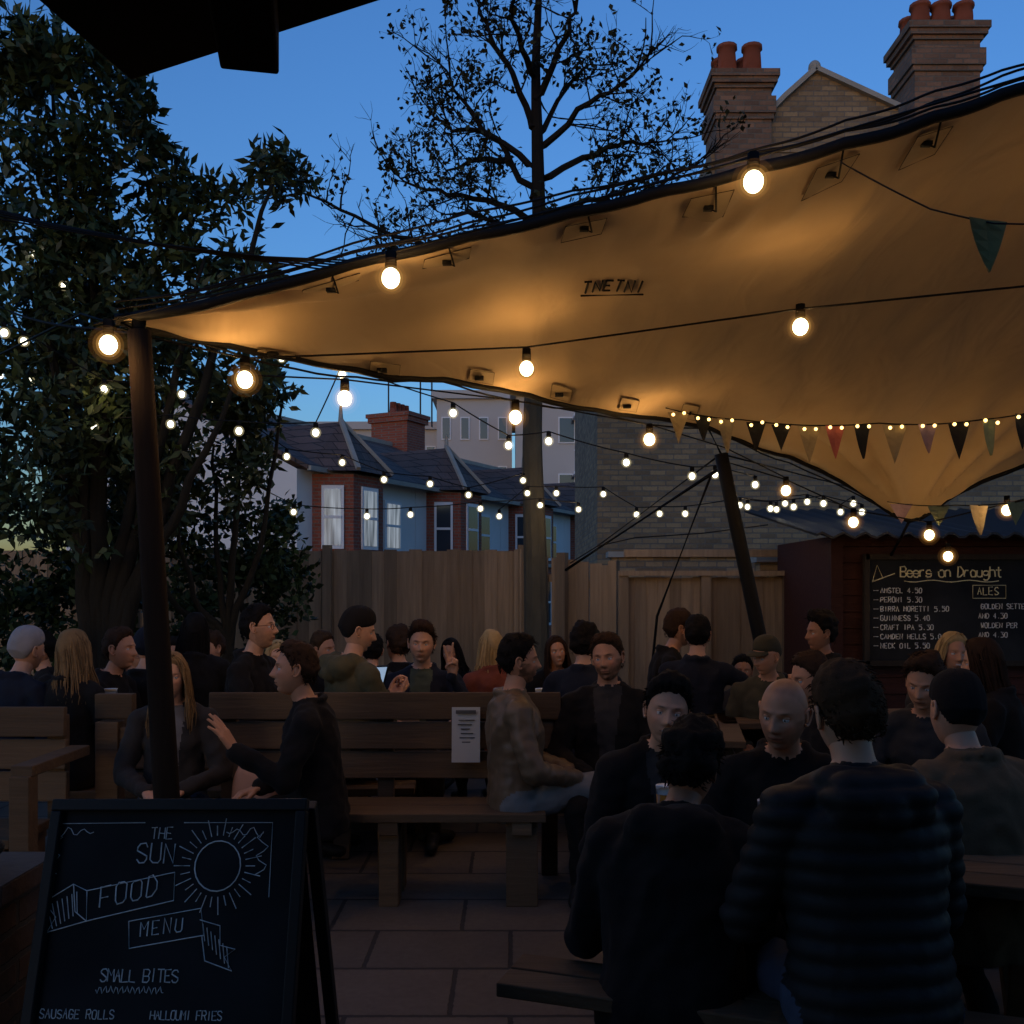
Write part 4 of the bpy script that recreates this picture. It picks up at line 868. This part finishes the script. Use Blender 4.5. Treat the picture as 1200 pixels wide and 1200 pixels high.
def person(x,y,yaw,top=1.36,sc=1.,lean=0,hyaw=None,pitch=0,roll=0,armR='lap',armL='lap',jk='black',tr='black',shirt=None,skin='p',vox=.018,puff=False,hood=False,bulk=1.,legs='sit',name=None,fem=False,hx=0,poseR='relax',poseL='relax',seat=None,**hd):
    global PN; PN+=1; hi=vox<.016
    yaw=math.radians(yaw); hyaw=yaw if hyaw is None else math.radians(hyaw); ln=math.radians(lean)
    if seat is None: seat=top-.915*sc*(.25+.75*math.cos(ln))
    par=empty(name or ('seated_woman' if fem else 'seated_man'),(x,y,0)); RZ=Matrix.Rotation(yaw,3,'Z'); RL=Matrix.Rotation(-ln,3,'X'); O=V((x,y,0))
    def Up(p):
        p=V(p)*sc; h=V((0,0,.1*sc)); return O+RZ@(RL@(p-h)+h)+V((0,0,seat))
    def Lo(p): return O+RZ@(V((p[0]*sc,p[1]*sc,p[2]*sc)))+V((0,0,seat))
    def Gd(p): return O+RZ@V((p[0]*sc,p[1]*sc,p[2]))
    mb=MB(); segs=[]
    def cap(a,b,ra,rb,lab,bk=1): mb.capsule(a,b,ra*sc*bk,rb*sc*bk); segs.append((np.array(a),np.array(b),ra*sc*bk,rb*sc*bk,lab))
    f=.9 if fem else 1; secs=[(0,.165,.125,0),(.09,.178,.135,0),(.2,.162,.125,.0),(.32,.160*f,.122,.005),(.44,.176*f,.130,.008),(.53,.170*f,.115,0),(.585,.125*f,.092,-.008),(.63,.07,.066,-.008)]
    rings=[]
    for zz,a,b,cy in secs:
        a*=bulk;b*=bulk; rings.append([Up((a*math.copysign(abs(math.cos(j*math.pi/12))**.85,math.cos(j*math.pi/12)),cy-.01+b*math.sin(j*math.pi/12),zz)) for j in range(24)])
    mb.loft(rings,0); segs.append((np.array(Up((0,0,.12))),np.array(Up((0,0,.5))),.145*sc*bulk,.15*sc*bulk,0))
    sh={}
    for s in(-1,1):
        S_=Up((s*.190*f,0,.545)); sh[s]=S_; cap(Up((s*.05,-.005,.60)),S_,.055,.064,0,bulk)
        spec=armR if s>0 else armL; pose=poseR if s>0 else poseL
        if spec=='lap': E=Up((s*.265,.05,.27)); Wp=Lo((s*.09,.27,.21)); hd_=V((-s*.5,1,-.2)); pn=V((0,-.1,-1))
        elif spec=='table': E=Up((s*.27,.11,.28)); Wp=Lo((s*.14,.34+.1*math.sin(ln),.335)); hd_=V((-s*.6,1,0)); pn=V((0,0,-1))
        elif spec=='side': E=Up((s*.25,-.05,.27)); Wp=Lo((s*.26,.14,.16)); hd_=V((0,1,-.3)); pn=V((-s,0,-.5))
        elif spec=='phone': E=Up((s*.23,.10,.30)); Wp=Lo((s*.055,.27,.40)); hd_=V((-s*.3,.8,.5)); pn=V((-s*.5,-.5,.6)); pose='grip'
        elif spec=='chin': E=Up((s*.2,.22,.36)); Wp=Up((s*.07,.18,.60)); hd_=V((-s*.2,-.2,1)); pn=V((-s*.4,-1,0)); pose='grip'
        else: E,Wp,hd_,pn=Lo(spec[0]),Lo(spec[1]),V(spec[2]),V(spec[3])
        cap(S_,E,.064,.052,0,bulk); cap(E,Wp,.050,.036,0,bulk)
        hd_=(RZ@hd_).normalized(); pn=(RZ@pn); zz=-(pn-hd_*pn.dot(hd_)).normalized(); xx=hd_.cross(zz)
        Mh=Matrix((xx,hd_,zz)).transposed().to_4x4(); Mh=Matrix.Translation(Wp+hd_*.02*sc)@Mh@Matrix.Scale(sc*1.03,4)
        me=handmesh(pose,s>0).copy(); me.transform(Mh); me.materials.append(SKM[skin]); put('hand_right' if s>0 else 'hand_left',me,par)
    for s in(-1,1):
        hp=Lo((s*.09,0,.09)); 
        if legs=='sit': kn=Gd((s*.13,.43,seat+.075)); an=Gd((s*.12,.42,.10)); toe=Gd((s*.13,.60,.045))
        elif legs=='cross': 
            if s>0: kn=Gd((.05,.44,seat+.17)); an=Gd((-.05,.70,seat-.08)); toe=Gd((-.06,.86,seat-.02))
            else: kn=Gd((-.1,.43,seat+.06)); an=Gd((-.1,.40,.1)); toe=Gd((-.1,.58,.045))
        elif legs=='tuck': kn=Gd((s*.15,.40,seat+.07)); an=Gd((s*.14,.18,.10)); toe=Gd((s*.15,.35,.045))
        cap(hp,kn,.092,.064,1); cap(kn,an,.060,.044,1); cap(an+V((0,0,-.03)),toe,.043,.036,2)
        segs.append((np.array(an+V((0,0,-.04))),np.array(toe),.05,.05,2))
    nk0=Up((0,-.012,.60)); hc=Up((hx,.035+.02*math.sin(-math.radians(pitch)),.795)); cap(nk0,hc-V((0,0,.05)),.058,.054,3)
    ringc=[Up((.076*math.cos(a*.4488),-.014+.080*math.sin(a*.4488),.622+(.026 if math.sin(a*.4488)<0 else -.030))) for a in range(15)]
    for a in range(14): cap(ringc[a],ringc[a+1],.016,.016,0,1.2 if bulk>1.1 else 1)
    if hood: cap(Up((-.07,-.105,.59)),Up((.07,-.105,.59)),.07,.07,0); cap(Up((-.09,-.05,.62)),Up((0,-.13,.57)),.05,.06,0);cap(Up((.09,-.05,.62)),Up((0,-.13,.57)),.05,.06,0)
    me=fused(mb,vox,3); n=len(me.vertices); co=np.empty(n*3); me.vertices.foreach_get('co',co); co=co.reshape(-1,3)
    no_=np.array([v.normal[:] for v in me.vertices])
    def lab(P):
        best=np.full(len(P),9e9); lb=np.zeros(len(P),int); tt=np.zeros(len(P)); si=np.zeros(len(P),int)
        for k,(a,b,ra,rb,l) in enumerate(segs):
            d=b-a; t=np.clip(((P-a)@d)/(d@d+1e-9),0,1); q=a+t[:,None]*d; dist=np.linalg.norm(P-q,axis=1)-(ra+(rb-ra)*t)
            mk=dist<best; best[mk]=dist[mk]; lb[mk]=l; tt[mk]=(t*np.linalg.norm(d))[mk]; si[mk]=k
        return lb,tt,si
    lv,tv,sv_=lab(co); seed=PN*3.1
    nz=noise3(co*np.array([1,1,.55]),9,seed); nz2=noise3(co,24,seed)
    am=np.where(lv==3,0,np.where(lv==2,.2,1.)); disp=am*((1-np.abs(nz)*2.2)*.012+nz2*.007)
    if puff:
        zl=(co-np.array(Up((0,0,0))))@np.array((RZ@(RL@V((0,0,1)))))+.010*noise3(co,4,seed)
        ph=zl/.056; disp=np.where(lv==0,.012*np.abs(np.sin(math.pi*ph))**.7+nz2*.004+nz*.004-.004,disp)
    co=co+no_*disp[:,None]; me.vertices.foreach_set('co',co.ravel())
    fc=np.array([p.center[:] for p in me.polygons]); lf,tf,sf=lab(fc)
    mats=[CL[jk],CL[tr],M['black'],SKM[skin],CL[shirt or jk]]
    inv=(RZ@RL).inverted(); loc=(fc-np.array(Up((0,0,0))))@np.array(inv).T/sc
    if shirt:
        wv=np.interp(loc[:,2],[.15,.35,.6],[.025,.045,.075]); lf=np.where((lf==0)&(loc[:,1]>.03)&(np.abs(loc[:,0])<wv)&(loc[:,2]>.12)&(sf==0),4,lf)
        lf=np.where((lf==0)&(loc[:,1]>.02)&(np.abs(loc[:,0])<.05)&(loc[:,2]>.54),4,lf)
    for m_ in mats: me.materials.append(m_)
    me.polygons.foreach_set('material_index',lf.astype(np.int32)); me.update(); put('body',me,par)
    Mx=Matrix.Translation(hc)@Matrix.Rotation(hyaw,4,'Z')@Matrix.Rotation(math.radians(pitch),4,'X')@Matrix.Rotation(math.radians(roll),4,'Y')@Matrix.Scale(sc*(.97 if fem else 1.0),4)
    head(par,Mx,skin,fem,hi=hi,seed=PN,**hd); return par
RP=random.Random(3)
def P_(px,py,d,yaw,**k):
    p=sv(px,py,d); k.setdefault('roll',RP.uniform(-8,8)); k.setdefault('pitch',RP.uniform(-9,3)); k.setdefault('lean',RP.uniform(-3,8))
    return person(p.x,d,yaw,top=p.z,**k)
N1,N2=.012,.018
# foreground table
P_(1018,785,2.62,8,sc=1.07,lean=6,pitch=-8,jk='puffer',tr='denim',bulk=1.22,puff=True,hood=True,vox=.0115,legs='tuck',armR='table',armL='table',hair='mid',style='short',skin='p')
P_(788,864,2.85,-10,sc=1.0,lean=18,pitch=-20,jk='black',tr='black',bulk=1.25,hood=True,vox=N1,legs='tuck',armR='table',armL='table',hair='black',style='curly',skin='t',hyaw=-25,hx=.05)
P_(768,790,3.98,186,sc=1.02,lean=12,pitch=-2,hyaw=174,jk='black',tr='denim',shirt='charcoal',bulk=1.05,vox=N1,armR='table',armL='table',hair='black',style='quiff',skin='p',smile=1,beard=.2)
P_(918,787,3.65,165,sc=1.04,lean=12,pitch=-12,hyaw=145,jk='black',tr='denim',bulk=1.08,vox=N1,armR='table',armL='table',hair='ginger',style='buzz',skin='w',beard=.5)
P_(1150,795,3.25,10,sc=1.0,lean=8,pitch=-10,jk='tan',tr='black',bulk=1.18,vox=N1,legs='tuck',armR='table',armL='table',hair='black',style='short',hat='beanie',hatm=CL['black'])
P_(1090,765,4.7,150,sc=1.0,lean=12,pitch=-20,hyaw=140,jk='charcoal',tr='black',vox=N1,armR='table',armL='table',hair='brown',style='quiff',skin='w')
P_(985,765,4.9,100,sc=1.0,lean=10,pitch=-12,jk='black',tr='black',vox=N2,armR='table',armL='table',hair='brown',style='short',skin='w')
P_(1110,742,5.6,175,sc=.95,fem=True,hyaw=185,jk='charcoal',tr='black',vox=N2,armR='table',armL='table',hair='blonde',style='long',skin='w',longL=.2,smile=1)
P_(1180,750,4.9,60,sc=.95,fem=True,jk='black',tr='black',vox=N2,armR='table',armL='table',hair='brown',style='long',skin='p',longL=.25)
# bench group
P_(205,765,5.12,188,sc=.95,fem=True,hyaw=190,pitch=-4,lean=4,jk='charcoal',tr='denim',shirt='grey',vox=N1,hair='dblonde',style='long',longL=.22,skin='p')
P_(372,755,4.85,100,sc=1.02,lean=6,hyaw=105,jk='black',tr='black',vox=N1,hair='brown',style='short',skin='w',armL=((-.25,.14,.30),(-.2,.36,.43),(0,.5,.8),(.3,.8,.2)),poseL='flat',bulk=1.05)
P_(608,747,5.12,-84,sc=1.02,hyaw=-86,lean=-3,jk='leather',tr='ldenim',vox=N1,hair='black',style='short',beard=.75,skin='w',legs='cross',bulk=1.08)
P_(712,745,5.45,172,sc=1.03,hyaw=160,pitch=-4,jk='black',tr='black',shirt='charcoal',vox=N1,hair='brown',style='short',beard=.8,skin='w',bulk=1.08)
# behind the bench
P_(293,712,6.05,-100,sc=1.05,hyaw=-96,jk='black',tr='black',vox=N1,hair='black',style='short',glasses=True,beard=.3,armR='table',armL='table')
P_(412,715,5.9,-50,sc=1.05,hyaw=-75,pitch=-14,lean=0,jk='olive',tr='black',vox=N1,hair='black',style='short',hat='beanie',hatm=CL['black'],armR='phone',armL='phone',hood=True)
P_(495,732,6.5,178,sc=1.03,hyaw=182,lean=0,jk='navy',tr='black',shirt='dgreen',vox=N1,hair='brown',style='quiff',armR='table',armL=((-.30,.13,.38),(-.215,.22,.60),(.0,.12,1),(0,1,0)),poseL='peace',beard=.15)
P_(580,740,6.9,20,sc=.96,fem=True,jk='rust',tr='black',vox=N2,hair='blonde',style='long',longL=.16)
P_(648,745,7.6,190,sc=.95,fem=True,jk='black',tr='black',vox=N2,hair='brown',style='long',longL=.18,skin='w',smile=1)
P_(682,735,6.4,-10,sc=1.0,jk='navy',tr='black',vox=N2,hair='black',style='curly')
P_(470,738,7.5,30,sc=1.0,jk='black',tr='black',vox=N2,hair='brown',style='curly')
P_(436,745,7.3,10,sc=.97,jk='charcoal',tr='black',vox=N2,hair='black',style='short')
P_(325,752,6.9,200,sc=.95,fem=True,jk='grey',tr='black',vox=N2,hair='blonde',style='long',longL=.12)
P_(228,720,6.7,20,sc=1.0,fem=True,jk='black',tr='black',vox=N2,hair='black',style='long',longL=.3)
P_(172,738,6.5,-40,sc=1.0,jk='black',tr='black',vox=N2,hair='black',style='short',hat='beanie',hatm=CL['navy'])
P_(120,738,6.1,-95,sc=1.0,hyaw=-100,jk='black',tr='black',vox=N2,hair='brown',style='short',skin='w',armR='table',armL='table')
P_(86,740,5.7,-20,sc=.97,fem=True,jk='black',tr='black',vox=N2,hair='dblonde',style='long',longL=.22)
P_(10,738,5.7,-30,sc=1.0,jk='navy',tr='black',vox=N2,hair='black',style='short',hat='beanie',hatm=CL['knit'])
# deeper rows of the crowd
P_(262,742,7.8,150,jk='plum',vox=N2,hair='brown',style='curly',skin='w')
P_(205,748,7.6,200,jk='black',vox=N2,hair='black',style='short',skin='t',beard=.5)
P_(150,750,7.9,-60,jk='charcoal',vox=N2,hair='brown',style='short')
P_(48,742,7.2,120,jk='black',vox=N2,hair='black',style='quiff',skin='w')
P_(536,748,8.3,160,sc=.95,fem=True,jk='navy',vox=N2,hair='black',style='long',longL=.15,skin='w')
P_(372,742,7.7,-120,jk='black',vox=N2,hair='mid',style='short',skin='w')
P_(612,750,8.4,60,jk='charcoal',vox=N2,hair='black',style='short',skin='w')
# right background
P_(775,716,7.1,-95,sc=1.03,hyaw=-88,jk='black',tr='black',vox=N2,hair='brown',style='short',glasses=True,beard=.3,skin='w')
P_(817,724,6.8,-15,sc=1.03,lean=0,jk='navy',tr='black',vox=N2,hair='black',style='short',armR=((.37,.12,.44),(.56,.26,.50),(.9,.3,.1),(0,.3,-1)))
P_(905,745,6.5,150,sc=1.0,hyaw=120,jk='camo',tr='black',vox=N2,hair='black',style='short',hat='cap',hatm=CL['camo'],skin='w',pitch=-15)
P_(962,722,6.9,105,sc=1.03,hyaw=100,jk='black',tr='black',vox=N2,hair='black',style='curly',skin='t')
P_(870,770,8,170,sc=.95,jk='charcoal',tr='black',vox=N2,hair='black',style='short',skin='t')
mb=MB(); c=sv(446,792,5.85); mb.box(c,(.075,.012,.14),0,.6,.5); mb.box(c+V((-.004,-.009,0)),(.066,.004,.125),1,.6,.5); mb.obj('mobile_phone',[M['black'],glassmat('phone_screen',(.05,.05,.05),.1,(.5,.7,1,.5))])
mb=MB(); c=sv(300,918,5.1); rings=[]
for i in range(7):
    t=i/6; rings.append([c+V(((.13-.03*t*t)*math.cos(j*math.pi/8),.07*(1-.5*t)*math.sin(j*math.pi/8),-.12+.2*t+.015*math.sin(j*2.1+i))) for j in range(16)])
mb.loft(rings,0); mb.tube([c+V((-.08,0,.07)),c+V((-.04,-.02,.14)),c+V((.04,-.02,.14)),c+V((.08,0,.07))],.008,0,6)
mb.obj('handbag',mat('pink_canvas',(.4,.2,.13),.8,(10,.2)),None,True)
print('done',time.time()-T0)
